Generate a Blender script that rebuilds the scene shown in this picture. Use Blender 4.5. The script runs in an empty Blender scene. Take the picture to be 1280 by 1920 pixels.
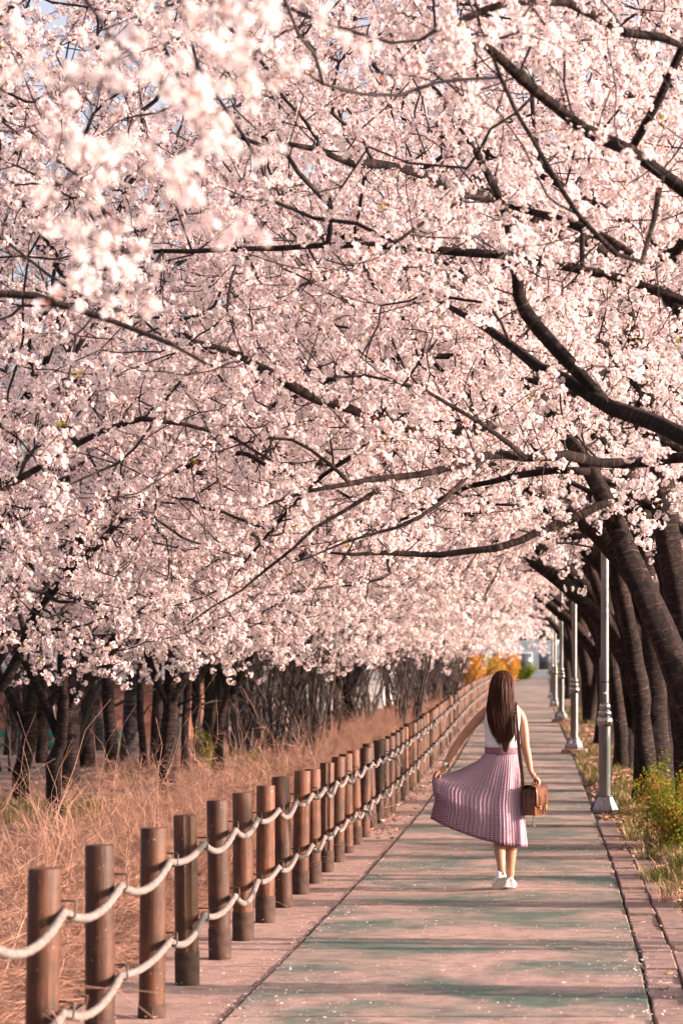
import bpy, bmesh, math, random
import numpy as np
from mathutils import Vector, Matrix, Euler, noise as mnoise

R = math.radians
rng = np.random.default_rng(7)
random.seed(7)
scene = bpy.context.scene
COL = scene.collection

# ------------------------------------------------------------------ camera, sky, sun, exposure
EYE = 1.65
cam_data = bpy.data.cameras.new('camera')
cam = bpy.data.objects.new('camera', cam_data)
COL.objects.link(cam)
cam.location = (0, 0, EYE)
cam.rotation_euler = (R(90), 0, 0)
cam_data.sensor_fit = 'VERTICAL'
cam_data.sensor_height = 36
cam_data.lens = 85
cam_data.shift_x = (640 - 1084) / 1920
cam_data.shift_y = (1265 - 960) / 1920
cam_data.clip_start = 0.1
cam_data.clip_end = 6000
cam_data.dof.use_dof = True
cam_data.dof.focus_distance = 18.6
cam_data.dof.aperture_fstop = 4.0
scene.camera = cam

SUN_EL, SUN_AZ = 15.0, -6.0            # azimuth measured from +X towards +Y
world = bpy.data.worlds.new('World')
scene.world = world
world.use_nodes = True
wn = world.node_tree
sky = wn.nodes.new('ShaderNodeTexSky')
sky.sky_type = 'NISHITA'
sky.sun_disc = False
sky.sun_elevation = R(SUN_EL)
sky.sun_rotation = R(90 - SUN_AZ)
sky.air_density = 1.0
sky.dust_density = 6.0
sky.ozone_density = 1.0
bg = wn.nodes['Background']
bg.inputs['Strength'].default_value = 0.15
pale = wn.nodes.new('ShaderNodeHueSaturation')        # thin high cloud: a paler sky
pale.inputs['Saturation'].default_value = .5
pale.inputs['Hue'].default_value = .55
wn.links.new(sky.outputs[0], pale.inputs['Color'])
wn.links.new(pale.outputs[0], bg.inputs['Color'])

sun_data = bpy.data.lights.new('sun', 'SUN')
sun_data.energy = 5.0
sun_data.angle = R(0.6)
sun_data.color = (1.0, 0.71, 0.61)
sun = bpy.data.objects.new('sun', sun_data)
COL.objects.link(sun)
to_sun = Vector((math.cos(R(SUN_EL)) * math.cos(R(SUN_AZ)), math.cos(R(SUN_EL)) * math.sin(R(SUN_AZ)), math.sin(R(SUN_EL))))
sun.rotation_euler = to_sun.to_track_quat('Z', 'Y').to_euler()

scene.view_settings.view_transform = 'Standard'
scene.view_settings.look = 'None'
scene.view_settings.gamma = 1.0
scene.view_settings.use_curve_mapping = False
scene.view_settings.exposure = 1.50
scene.render.engine = 'CYCLES'
cy = scene.cycles
cy.max_bounces = 5
cy.diffuse_bounces = 2
cy.glossy_bounces = 3
cy.transmission_bounces = 5
cy.transparent_max_bounces = 4
cy.use_denoising = True
cy.denoiser = 'OPENIMAGEDENOISE'
cy.denoising_input_passes = 'RGB_ALBEDO_NORMAL'
cy.denoising_prefilter = 'ACCURATE'
cy.sample_clamp_indirect = 6.0

# ------------------------------------------------------------------ small helpers
def smooth(a, b, x):
    t = max(0.0, min(1.0, (x - a) / (b - a)))
    return t * t * (3 - 2 * t)

CX = ([-50, 14, 20, 30, 43, 57, 71, 90, 122, 160, 260], [0, 0, -.05, -.2, -.45, -.76, -1.06, -1.42, -1.85, -2.3, -3.4])
GZ = ([-50, 28, 36, 45, 55, 66, 80, 100, 122, 150, 175, 260, 3000], [0, 0, .07, .18, .32, .47, .60, .74, .86, 1.1, 1.30, 1.45, 1.45])
def cx(D): return float(np.interp(D, *CX))
def gz(D): return float(np.interp(D, *GZ))
def ground_z(X, D):
    """height of the ground: follows the gentle rise of the path, flat in the wood on the left"""
    rel = X - cx(D)
    k = 1 - smooth(3.5, 9.0, -rel)
    return gz(D) * k - 0.05 * smooth(2.3, 3.5, -rel)

def at(px, py, D):
    """photo pixel (1280x1920) at distance D -> world point"""
    s = 4533.3 / D
    return ((px - 1084) / s, D, EYE + (1265 - py) / s)

def link(o, parent=None):
    COL.objects.link(o)
    if parent is not None:
        o.parent = parent
    return o

def tag(o, label=None, cat=None, group=None, kind=None):
    if label: o['label'] = label
    if cat: o['category'] = cat
    if group: o['group'] = group
    if kind: o['kind'] = kind
    return o

def thing(name, loc, label, cat, group=None, rotz=0.0):
    o = bpy.data.objects.new(name, None)
    o.empty_display_size = 0.2
    COL.objects.link(o)
    o.location = loc
    o.rotation_euler = (0, 0, rotz)
    return tag(o, label, cat, group)

def copy_tree(o, parent=None):
    c = o.copy()
    COL.objects.link(c)
    c.parent = parent
    for ch in list(o.children):
        copy_tree(ch, c)
    return c

class MB:
    """collects geometry, builds ONE mesh object"""
    def __init__(self):
        self.v, self.f, self.m, self.al = [], [], [], []
    def add(self, verts, faces, m=0, al=None):
        n = len(self.v)
        self.al.extend([0.0] * len(verts) if al is None else al)
        self.v.extend([tuple(p) for p in verts])
        self.f.extend([tuple(i + n for i in q) for q in faces])
        self.m.extend([m] * len(faces))
        return self
    def box(self, c, h, m=0, rot=None, bevel=0.0):
        x, y, z = h
        if bevel > 0:
            b = bevel
            bm = bmesh.new()
            bmesh.ops.create_cube(bm, size=1.0)
            for v in bm.verts: v.co = Vector((v.co.x * 2 * x, v.co.y * 2 * y, v.co.z * 2 * z))
            bmesh.ops.bevel(bm, geom=list(bm.edges), offset=b, segments=2, affect='EDGES', profile=.6)
            vs = [v.co.copy() for v in bm.verts]
            bm.verts.index_update()
            fs = [[v.index for v in f.verts] for f in bm.faces]
            bm.free()
        else:
            vs = [Vector((sx * x, sy * y, sz * z)) for sx in (-1, 1) for sy in (-1, 1) for sz in (-1, 1)]
            fs = [(0, 1, 3, 2), (4, 6, 7, 5), (0, 4, 5, 1), (2, 3, 7, 6), (0, 2, 6, 4), (1, 5, 7, 3)]
        if rot is not None:
            vs = [rot @ p for p in vs]
        vs = [p + Vector(c) for p in vs]
        return self.add(vs, fs, m)
    def tube(self, pts, radii, sides=6, m=0, cap=True, phase=0.0, prof=None):
        P = np.asarray(pts, float)
        n = len(P)
        if n < 2: return self
        rad = np.broadcast_to(np.asarray(radii, float), (n,))
        T = np.gradient(P, axis=0)
        T /= (np.linalg.norm(T, axis=1, keepdims=True) + 1e-9)
        ref = np.array([0, 0, 1.0]) if abs(T[0][2]) < .8 else np.array([1.0, 0, 0])
        N = np.cross(T[0], ref); N /= np.linalg.norm(N)
        ang = np.arange(sides) * 2 * math.pi / sides + phase
        ca, sa = np.cos(ang)[:, None], np.sin(ang)[:, None]
        vs = np.empty((n, sides, 3))
        for i in range(n):
            N = N - T[i] * np.dot(N, T[i]); N /= (np.linalg.norm(N) + 1e-9)
            B = np.cross(T[i], N)
            r = rad[i] if prof is None else rad[i] * prof(i, ang)[:, None]
            vs[i] = P[i] + r * (ca * N + sa * B)
        fs = []
        for i in range(n - 1):
            a, b = i * sides, (i + 1) * sides
            for k in range(sides):
                k2 = (k + 1) % sides
                fs.append((a + k, a + k2, b + k2, b + k))
        if cap:
            fs.append(tuple(range(sides - 1, -1, -1)))
            fs.append(tuple((n - 1) * sides + k for k in range(sides)))
        cum = np.concatenate([[0], np.cumsum(np.linalg.norm(np.diff(P, axis=0), axis=1))])
        return self.add(vs.reshape(-1, 3).tolist(), fs, m, np.repeat(cum, sides).tolist())
    def lathe(self, prof, sides=20, m=0, c=(0, 0, 0), phase=0.0):
        vs, fs = [], []
        for r, z in prof:
            for k in range(sides):
                a = 2 * math.pi * k / sides + phase
                vs.append((c[0] + r * math.cos(a), c[1] + r * math.sin(a), c[2] + z))
        for i in range(len(prof) - 1):
            for k in range(sides):
                k2 = (k + 1) % sides
                fs.append((i * sides + k, i * sides + k2, (i + 1) * sides + k2, (i + 1) * sides + k))
        fs.append(tuple(range(sides - 1, -1, -1)))
        fs.append(tuple((len(prof) - 1) * sides + k for k in range(sides)))
        return self.add(vs, fs, m)
    def mesh(self, name, mats, flat=False):
        me = bpy.data.meshes.new(name)
        me.from_pydata(self.v, [], self.f)
        for mt in (mats if isinstance(mats, (list, tuple)) else [mats]):
            me.materials.append(mt)
        if len(me.polygons):
            me.polygons.foreach_set('material_index', self.m)
            me.polygons.foreach_set('use_smooth', [not flat] * len(me.polygons))
        if any(self.al): me.attributes.new('along', 'FLOAT', 'POINT').data.foreach_set('value', self.al)
        me.update()
        return me
    def build(self, name, mats, parent=None, flat=False, loc=None):
        o = bpy.data.objects.new(name, self.mesh(name, mats, flat))
        if loc is not None: o.location = loc
        return link(o, parent)

def smooth_angle(o, deg=40):
    """sharp edges above an angle, smooth below"""
    me = o.data
    bm = bmesh.new(); bm.from_mesh(me)
    for e in bm.edges:
        if len(e.link_faces) == 2 and e.calc_face_angle(0) > R(deg): e.smooth = False
    bm.to_mesh(me); bm.free()
    return o

# ------------------------------------------------------------------ materials
def new_mat(name):
    m = bpy.data.materials.new(name)
    m.use_nodes = True
    nt = m.node_tree
    return m, nt, nt.nodes['Principled BSDF'], nt.nodes['Material Output']

def N(nt, t, **kw):
    n = nt.nodes.new(t)
    for k, v in kw.items():
        if k in n.inputs: n.inputs[k].default_value = v
        else: setattr(n, k, v)
    return n

def ramp(nt, fac, stops, interp='LINEAR'):
    r = nt.nodes.new('ShaderNodeValToRGB')
    r.color_ramp.interpolation = interp
    e = r.color_ramp.elements
    while len(e) < len(stops): e.new(.5)
    for el, (p, c) in zip(e, stops):
        el.position = p
        el.color = (*c, 1) if len(c) == 3 else c
    nt.links.new(fac, r.inputs[0])
    return r.outputs[0]

def mix(nt, fac, a, b, mode='MIX'):
    n = nt.nodes.new('ShaderNodeMix')
    n.data_type = 'RGBA'; n.blend_type = mode
    for sock, val in ((n.inputs[0], fac), (n.inputs[6], a), (n.inputs[7], b)):
        if hasattr(val, 'is_linked'): nt.links.new(val, sock)
        elif isinstance(val, (int, float)): sock.default_value = val
        else: sock.default_value = (*val, 1)
    return n.outputs[2]

def bump(nt, bsdf, height, strength=.4, dist=.02):
    b = N(nt, 'ShaderNodeBump', Strength=strength, Distance=dist)
    nt.links.new(height, b.inputs['Height'])
    nt.links.new(b.outputs[0], bsdf.inputs['Normal'])

def noisy(name, stops, scale=4.0, stretch=(1, 1, 1), rough=.8, detail=5, bump_s=.3, bump_d=.01, metallic=0.0, spec=.3, coord='Object', dist=0.0):
    m, nt, b, o = new_mat(name)
    tc = N(nt, 'ShaderNodeTexCoord')
    mp = N(nt, 'ShaderNodeMapping'); mp.inputs['Scale'].default_value = stretch
    nt.links.new(tc.outputs[coord], mp.inputs[0])
    nz = N(nt, 'ShaderNodeTexNoise', Scale=scale, Detail=detail, Roughness=.62, Distortion=dist)
    nt.links.new(mp.outputs[0], nz.inputs['Vector'])
    nt.links.new(ramp(nt, nz.outputs[0], stops), b.inputs['Base Color'])
    b.inputs['Roughness'].default_value = rough
    b.inputs['Metallic'].default_value = metallic
    b.inputs['Specular IOR Level'].default_value = spec
    if bump_s > 0: bump(nt, b, nz.outputs[0], bump_s, bump_d)
    return m

M = {}
def make_bark(name, dark, mid, light, scale=1.0):
    m, nt, b, o = new_mat(name)
    tc = N(nt, 'ShaderNodeTexCoord')
    at_ = N(nt, 'ShaderNodeAttribute', attribute_name='along')
    sp = N(nt, 'ShaderNodeSeparateXYZ'); nt.links.new(tc.outputs['Object'], sp.inputs[0])
    def vec(kx, kz):
        cb = N(nt, 'ShaderNodeCombineXYZ')
        for i, (src, k) in enumerate(((sp.outputs[0], kx), (sp.outputs[1], kx), (at_.outputs['Fac'], kz))):
            mm = N(nt, 'ShaderNodeMath', operation='MULTIPLY'); nt.links.new(src, mm.inputs[0]); mm.inputs[1].default_value = k
            nt.links.new(mm.outputs[0], cb.inputs[i])
        return cb.outputs[0]
    a = N(nt, 'ShaderNodeTexNoise', Scale=1.3, Detail=7, Roughness=.75); nt.links.new(vec(11 * scale, 20 * scale), a.inputs['Vector'])
    l = N(nt, 'ShaderNodeTexNoise', Scale=1.0, Detail=3, Roughness=.6); nt.links.new(vec(4.5 * scale, 46 * scale), l.inputs['Vector'])
    c = N(nt, 'ShaderNodeTexNoise', Scale=2.2 * scale, Detail=4); nt.links.new(tc.outputs['Object'], c.inputs['Vector'])
    base = ramp(nt, a.outputs[0], [(.33, dark), (.52, mid), (.72, light)])
    tint = ramp(nt, c.outputs[0], [(.3, (.60, .58, .62)), (.7, (1.35, 1.2, 1.1))])
    base = mix(nt, 1.0, base, tint, 'MULTIPLY')
    ln = ramp(nt, l.outputs[0], [(.60, (0, 0, 0)), (.68, (1, 1, 1))])
    nt.links.new(mix(nt, ln, base, light), b.inputs['Base Color'])
    b.inputs['Roughness'].default_value = .85
    b.inputs['Specular IOR Level'].default_value = .2
    hh = N(nt, 'ShaderNodeMath', operation='ADD'); nt.links.new(a.outputs[0], hh.inputs[0]); nt.links.new(l.outputs[0], hh.inputs[1])
    bump(nt, b, hh.outputs[0], 1.0, .035)
    return m
M['bark'] = make_bark('cherry_bark', (.005, .0035, .004), (.018, .0115, .011), (.080, .048, .040))
M['twig'] = noisy('cherry_twig', [(.3, (.008, .006, .008)), (.7, (.028, .018, .019))], scale=12, bump_s=0)
M['grey_bark'] = make_bark('woodland_bark', (.016, .015, .018), (.045, .041, .044), (.11, .10, .10), .6)
M['pale_bark'] = make_bark('pale_bark', (.10, .085, .08), (.26, .22, .21), (.42, .37, .34), .5)

def petal_mat(name, c1, c2, trans=.45):
    m, nt, b, o = new_mat(name)
    oi = N(nt, 'ShaderNodeObjectInfo')
    geo = N(nt, 'ShaderNodeNewGeometry')
    a = mix(nt, geo.outputs['Random Per Island'], c1, c2)
    t = ramp(nt, oi.outputs['Random'], [(0, (.90, .84, .86)), (.5, (1, .97, .96)), (1, (1.0, .93, .92))])
    col = mix(nt, 1.0, a, t, 'MULTIPLY')
    d = N(nt, 'ShaderNodeBsdfDiffuse'); tr = N(nt, 'ShaderNodeBsdfTranslucent')
    nt.links.new(col, d.inputs[0]); nt.links.new(col, tr.inputs[0])
    ms = N(nt, 'ShaderNodeMixShader'); ms.inputs[0].default_value = trans
    nt.links.new(d.outputs[0], ms.inputs[1]); nt.links.new(tr.outputs[0], ms.inputs[2])
    nt.links.new(ms.outputs[0], o.inputs['Surface'])
    return m
M['petal'] = petal_mat('cherry_petal', (.935, .835, .845), (.96, .90, .905))
M['calyx'] = petal_mat('cherry_calyx', (.42, .17, .09), (.30, .10, .07), .25)
M['leaf'] = petal_mat('young_leaf', (.20, .24, .03), (.34, .22, .05), .4)
M['green_leaf'] = petal_mat('green_leaf', (.09, .14, .02), (.24, .27, .03), .35)
M['orange_flower'] = petal_mat('orange_flower', (.50, .23, .045), (.58, .32, .08), .35)
M['gold_leaf'] = petal_mat('gold_leaf', (.70, .30, .05), (.55, .36, .06), .4)

# ------------------------------------------------------------------ scatter through geometry nodes (for stuff only)
def proto(name, mesh):
    return bpy.data.objects.new(name, mesh)        # never linked: only its geometry is read

def scatter_group(name, protos):
    ng = bpy.data.node_groups.new(name, 'GeometryNodeTree')
    ng.interface.new_socket('Geometry', in_out='INPUT', socket_type='NodeSocketGeometry')
    ng.interface.new_socket('Geometry', in_out='OUTPUT', socket_type='NodeSocketGeometry')
    gi = ng.nodes.new('NodeGroupInput'); go = ng.nodes.new('NodeGroupOutput')
    ip = ng.nodes.new('GeometryNodeInstanceOnPoints')
    gti = ng.nodes.new('GeometryNodeGeometryToInstance')
    for p in reversed(protos):
        oi = ng.nodes.new('GeometryNodeObjectInfo')
        oi.inputs['Object'].default_value = p
        oi.inputs['As Instance'].default_value = False
        ng.links.new(oi.outputs['Geometry'], gti.inputs[0])
    def attr(n, t):
        a = ng.nodes.new('GeometryNodeInputNamedAttribute'); a.data_type = t
        a.inputs['Name'].default_value = n
        return a.outputs['Attribute']
    e = ng.nodes.new('FunctionNodeEulerToRotation')
    ng.links.new(attr('rot', 'FLOAT_VECTOR'), e.inputs[0])
    ip.inputs['Pick Instance'].default_value = True
    ng.links.new(gi.outputs[0], ip.inputs['Points'])
    ng.links.new(gti.outputs[0], ip.inputs['Instance'])
    ng.links.new(attr('idx', 'INT'), ip.inputs['Instance Index'])
    ng.links.new(e.outputs[0], ip.inputs['Rotation'])
    ng.links.new(attr('scl', 'FLOAT'), ip.inputs['Scale'])
    ng.links.new(ip.outputs[0], go.inputs[0])
    return ng

def scatter(name, group, pts, rots, scl, idx, parent=None, mats=()):
    me = bpy.data.meshes.new(name)
    n = len(pts)
    me.vertices.add(n)
    me.vertices.foreach_set('co', np.asarray(pts, np.float32).ravel())
    me.attributes.new('rot', 'FLOAT_VECTOR', 'POINT').data.foreach_set('vector', np.asarray(rots, np.float32).ravel())
    me.attributes.new('scl', 'FLOAT', 'POINT').data.foreach_set('value', np.asarray(scl, np.float32).ravel())
    me.attributes.new('idx', 'INT', 'POINT').data.foreach_set('value', np.asarray(idx, np.int32).ravel())
    for mt in mats: me.materials.append(mt)
    o = bpy.data.objects.new(name, me)
    link(o, parent)
    md = o.modifiers.new('scatter', 'NODES'); md.node_group = group
    o['kind'] = 'stuff'
    return o

# ------------------------------------------------------------------ GROUND, PATH, EDGING
ground_mat, nt, b, o_ = new_mat('leaf_litter_soil')
tc = N(nt, 'ShaderNodeTexCoord')
n1 = N(nt, 'ShaderNodeTexNoise', Scale=9, Detail=8, Roughness=.75)
n2 = N(nt, 'ShaderNodeTexNoise', Scale=.5, Detail=3)
vo = N(nt, 'ShaderNodeTexVoronoi', Scale=22)
for n_ in (n1, n2, vo): nt.links.new(tc.outputs['Object'], n_.inputs['Vector'])
c1 = ramp(nt, n1.outputs[0], [(.3, (.035, .02, .017)), (.5, (.11, .062, .047)), (.7, (.22, .13, .097))])
c2 = mix(nt, vo.outputs['Color'], (.13, .065, .05), (.23, .14, .105))
c3 = mix(nt, .5, c1, c2)
gm = ramp(nt, n2.outputs[0], [(.56, (0, 0, 0)), (.68, (1, 1, 1))])
nt.links.new(mix(nt, gm, c3, (.17, .15, .07)), b.inputs['Base Color'])
b.inputs['Roughness'].default_value = .95
bump(nt, b, n1.outputs[0], .8, .05)

ys = list(np.arange(-6, 40, 2.0)) + list(np.arange(40, 180, 4.0)) + [200, 260, 400, 700, 1200, 2400]
xs = [-1500, -400, -120, -60, -30, -20, -15] + list(np.arange(-11, 6.1, .5)) + [8, 12, 20, 40, 120, 400, 1500]
g = MB()
vs = [(x, y, ground_z(x, y) - .06 + (0.03 * mnoise.noise(Vector((x * .6, y * .6, 0))) if abs(x) < 30 and (x - cx(y) < -2.9 or x - cx(y) > 1.1) else -.03)) for y in ys for x in xs]
nx = len(xs)
fs = [(j * nx + i, j * nx + i + 1, (j + 1) * nx + i + 1, (j + 1) * nx + i) for j in range(len(ys) - 1) for i in range(nx - 1)]
g.add(vs, fs)
tag(g.build('ground', ground_mat), kind='structure')

def path_material(name, pink1, pink2, green1, green2, gmin, gmax):
    m, nt, b, o = new_mat(name)
    tc = N(nt, 'ShaderNodeTexCoord')
    mp = N(nt, 'ShaderNodeMapping'); mp.inputs['Scale'].default_value = (.9, 1.15, 1)
    nt.links.new(tc.outputs['Object'], mp.inputs[0])
    big = N(nt, 'ShaderNodeTexNoise', Scale=1.1, Detail=6, Roughness=.65, Distortion=.4)
    nt.links.new(mp.outputs[0], big.inputs['Vector'])
    mp2 = N(nt, 'ShaderNodeMapping'); mp2.inputs['Scale'].default_value = (1.6, 13, 1)
    nt.links.new(tc.outputs['Object'], mp2.inputs[0])
    streak = N(nt, 'ShaderNodeTexNoise', Scale=1.6, Detail=4, Roughness=.6)
    nt.links.new(mp2.outputs[0], streak.inputs['Vector'])
    fine = N(nt, 'ShaderNodeTexNoise', Scale=85, Detail=4, Roughness=.8)
    nt.links.new(tc.outputs['Object'], fine.inputs['Vector'])
    pink = ramp(nt, fine.outputs[0], [(.3, pink1), (.7, pink2)])
    green = ramp(nt, fine.outputs[0], [(.3, green1), (.7, green2)])
    add = N(nt, 'ShaderNodeMath', operation='MULTIPLY_ADD')
    nt.links.new(streak.outputs[0], add.inputs[0]); add.inputs[1].default_value = .12
    nt.links.new(big.outputs[0], add.inputs[2])
    mask = ramp(nt, add.outputs[0], [(gmin, (0, 0, 0)), (gmax, (1, 1, 1))])
    col = mix(nt, mask, pink, green)
    dirt = N(nt, 'ShaderNodeTexNoise', Scale=7, Detail=7, Roughness=.7)
    nt.links.new(tc.outputs['Object'], dirt.inputs['Vector'])
    dd = ramp(nt, dirt.outputs[0], [(.35, (.62, .58, .56)), (.55, (1, 1, 1))])
    nt.links.new(mix(nt, 1.0, col, dd, 'MULTIPLY'), b.inputs['Base Color'])
    b.inputs['Roughness'].default_value = .8
    b.inputs['Specular IOR Level'].default_value = .3
    bump(nt, b, fine.outputs[0], .35, .01)
    return m
M['path'] = path_material('worn_green_path', (.255, .17, .15), (.42, .275, .24), (.045, .080, .066), (.10, .135, .112), .46, .68)
M['strip'] = path_material('pink_concrete', (.26, .165, .14), (.42, .27, .23), (.20, .125, .11), (.33, .21, .18), .5, .8)
M['stone'] = noisy('edging_stone', [(.3, (.13, .08, .07)), (.7, (.29, .19, .165))], scale=9, rough=.85, bump_s=.5)

def slab(builder, x0, x1, d0, d1, top, thick, nseg=2, ncol=1):
    """a slab between two offsets from the path axis; follows bend and rise"""
    ds = np.linspace(d0, d1, nseg + 1)
    vs = []
    for d in ds:
        e0 = .004 * mnoise.noise(Vector((x0, d * 1.3, 1))) + .007 * mnoise.noise(Vector((x0, d * 9, 4))); e1 = .004 * mnoise.noise(Vector((x1, d * 1.3, 1))) + .007 * mnoise.noise(Vector((x1, d * 9, 4)))
        for (x, z) in ((x0, -thick), (x0, -.006), (x0 + .008, 0), (x1 - .008, 0), (x1, -.006), (x1, -thick)):
            vs.append((x + (e0 if x < (x0 + x1) / 2 else e1) + cx(d), d, gz(d) + top + z))
    fs = []
    for i in range(nseg):
        for k in range(5):
            a = i * 6 + k
            fs.append((a, a + 6, a + 7, a + 1)[::-1])
    fs.append((0, 1, 2, 3, 4, 5)); fs.append(tuple(nseg * 6 + k for k in (5, 4, 3, 2, 1, 0)))
    builder.add(vs, fs)

path = bpy.data.objects.new('path', None); link(path); tag(path, kind='structure')
bed = MB(); slab(bed, -2.55, .86, -4, 178, -.045, .1, 90)
M['joint'] = noisy('dark_joint_soil', [(.3, (.008, .006, .006)), (.7, (.025, .018, .016))], scale=30)
bed.build('path_bed', M['joint'], path)
D = 0.4
while D < 172:
    L = 2.82 if D < 90 else 12
    s_ = MB()
    tl = random.uniform(-.003, .003)
    slab(s_, -1.70, .35, D + .007, D + L - .007, tl, .05, 24 if D < 35 else 4)
    s_.build('slab', M['path'], path, flat=True)
    D += L
strip = bpy.data.objects.new('pavement', None); link(strip); tag(strip, kind='structure')
D = 1.5
while D < 160:
    L = 4.1 if D < 90 else 12
    s_ = MB(); slab(s_, -2.5, -1.722, D + .004, D + L - .004, -.015 + random.uniform(-.002, .002), .05, 30 if D < 35 else 4)
    s_.build('slab', M['strip'], strip, flat=True)
    D += L
kerb = bpy.data.objects.new('kerb', None); link(kerb); tag(kerb, kind='structure')
for row, (xa, xb) in enumerate(((.366, .55), (.560, .74))):
    D = 8.0 + row * .2
    while D < (27 if row == 0 else 24):
        L = random.uniform(.36, .44)
        s_ = MB(); j = random.uniform(-.003, .003)
        slab(s_, xa + j, xb + j, D + .006, D + L - .006, random.uniform(-.012, .012) + .004, .06, 1)
        s_.build('paver', M['stone'], kerb, flat=True)
        D += L

# ------------------------------------------------------------------ TREES
def spray_mesh(seed, leafy=0.0, nclus=8, length=.42):
    r = random.Random(seed)
    mb = MB()
    tw = []
    p = Vector((0, 0, 0)); d = Vector((1, 0, .1))
    for i in range(6):
        tw.append(tuple(p))
        d = (d + Vector((0, r.uniform(-.3, .3), r.uniform(-.3, .25)))).normalized()
        p = p + d * length / 5
    mb.tube(tw, [.005, .0045, .004, .0035, .003, .002], 3, 1)
    for c in range(nclus):
        t = (c + r.uniform(.1, .9)) / nclus * 4.999
        i = int(t); q = Vector(tw[i]).lerp(Vector(tw[i + 1]), t - i)
        out = Vector((r.gauss(0, .4), r.gauss(0, 1), r.gauss(0, 1))).normalized()
        cc = q + out * r.uniform(.03, .085)
        mb.tube([tuple(q), tuple(cc)], .002, 3, 1, cap=False)
        if r.random() < leafy:
            for k in range(7):
                n = Vector((r.gauss(0, 1), r.gauss(0, 1), r.gauss(0, 1))).normalized()
                s = n.orthogonal().normalized()
                if r.random() < .5: s = s.cross(n)
                a = cc + n * .01; L = r.uniform(.03, .055)
                mb.add([a, a + n * L * .5 + s * L * .28, a + n * L, a + n * L * .5 - s * L * .28], [(0, 1, 2, 3)], 3)
            continue
        nf = r.randint(8, 13)
        for k in range(nf):
            n = (Vector((r.gauss(0, 1), r.gauss(0, 1), r.gauss(0, 1))) + out * .5).normalized()
            fc = cc + n * r.uniform(.026, .046)
            u = n.orthogonal().normalized(); w = n.cross(u)
            rad = r.uniform(.0145, .0185); ph = r.uniform(0, 6.28); cup = r.uniform(.1, .55)
            for j in range(5):
                a = ph + j * 1.2566
                e = u * math.cos(a) + w * math.sin(a)
                f = u * -math.sin(a) + w * math.cos(a)
                tip = fc + e * rad + n * rad * cup
                mid = fc + e * rad * .62 + n * rad * cup * .35
                mb.add([fc + e * .001, mid + f * rad * .46, tip + f * rad * .2, tip - f * rad * .2, mid - f * rad * .46], [(0, 1, 2, 3, 4)], 0)
            if r.random() < .9:
                b0 = fc - n * .012
                mb.add([b0, fc + u * .005, fc + w * .005, fc - (u + w) * .004], [(0, 1, 2), (0, 2, 3), (0, 3, 1)], 2)
        for k in range(4):
            n = Vector((r.gauss(0, 1), r.gauss(0, 1), r.gauss(0, 1))).normalized()
            s = n.orthogonal().normalized()
            a = cc + n * .012; L = r.uniform(.015, .035)
            mb.add([a, a + n * L * .5 + s * L * .25, a + n * L, a + n * L * .5 - s * L * .25], [(0, 1, 2, 3)], 2)
    return mb.mesh('blossom_spray', [M['petal'], M['twig'], M['calyx'], M['leaf']], flat=True)

SPRAYS = [proto('blossom_spray', spray_mesh(i)) for i in range(6)] + [proto('blossom_spray', spray_mesh(50, .55, 7))]
BLOSSOM = scatter_group('blossom_scatter', SPRAYS)

def resample(pts, radii, step=.22, wob=.03, seed=0):
    P = [Vector(p) for p in pts]
    out, rad = [], []
    n = len(P)
    for i in range(n - 1):
        p0, p1, p2, p3 = P[max(i - 1, 0)], P[i], P[i + 1], P[min(i + 2, n - 1)]
        k = max(2, int((p2 - p1).length / step))
        for j in range(k):
            t = j / k
            q = .5 * ((2 * p1) + (p2 - p0) * t + (2 * p0 - 5 * p1 + 4 * p2 - p3) * t * t + (3 * p1 - p0 - 3 * p2 + p3) * t ** 3)
            out.append(q); rad.append(radii[i] * (1 - t) + radii[i + 1] * t)
    out.append(P[-1]); rad.append(radii[-1])
    res = []
    for i, q in enumerate(out):
        a = min(1, i / 4) * wob
        v = mnoise.noise_vector(q * 1.7 + Vector((seed * 3.1, 0, 0)))
        v2 = mnoise.noise_vector(q * 4.5 + Vector((seed * 7.1, 5, 0)))
        res.append(q + v * a + v2 * a * .5)
    return np.array([tuple(q) for q in res]), np.array(rad)

class Tree:
    """preset stems and limbs; twigs and blossom grow from them to the points handed out later"""
    def __init__(self, base, side):
        self.base = Vector(base); self.side = side
        self.lines = []            # (name, pts, radii)
        self.pts = []
    def line(self, name, pts, radii, wob=.04, step=.22):
        P, r = resample(pts, radii, step, wob, len(self.lines) + self.base.y)
        self.lines.append((name, P, r))
        return P
    def nodes(self):
        return np.concatenate([l[1] for l in self.lines])

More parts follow.
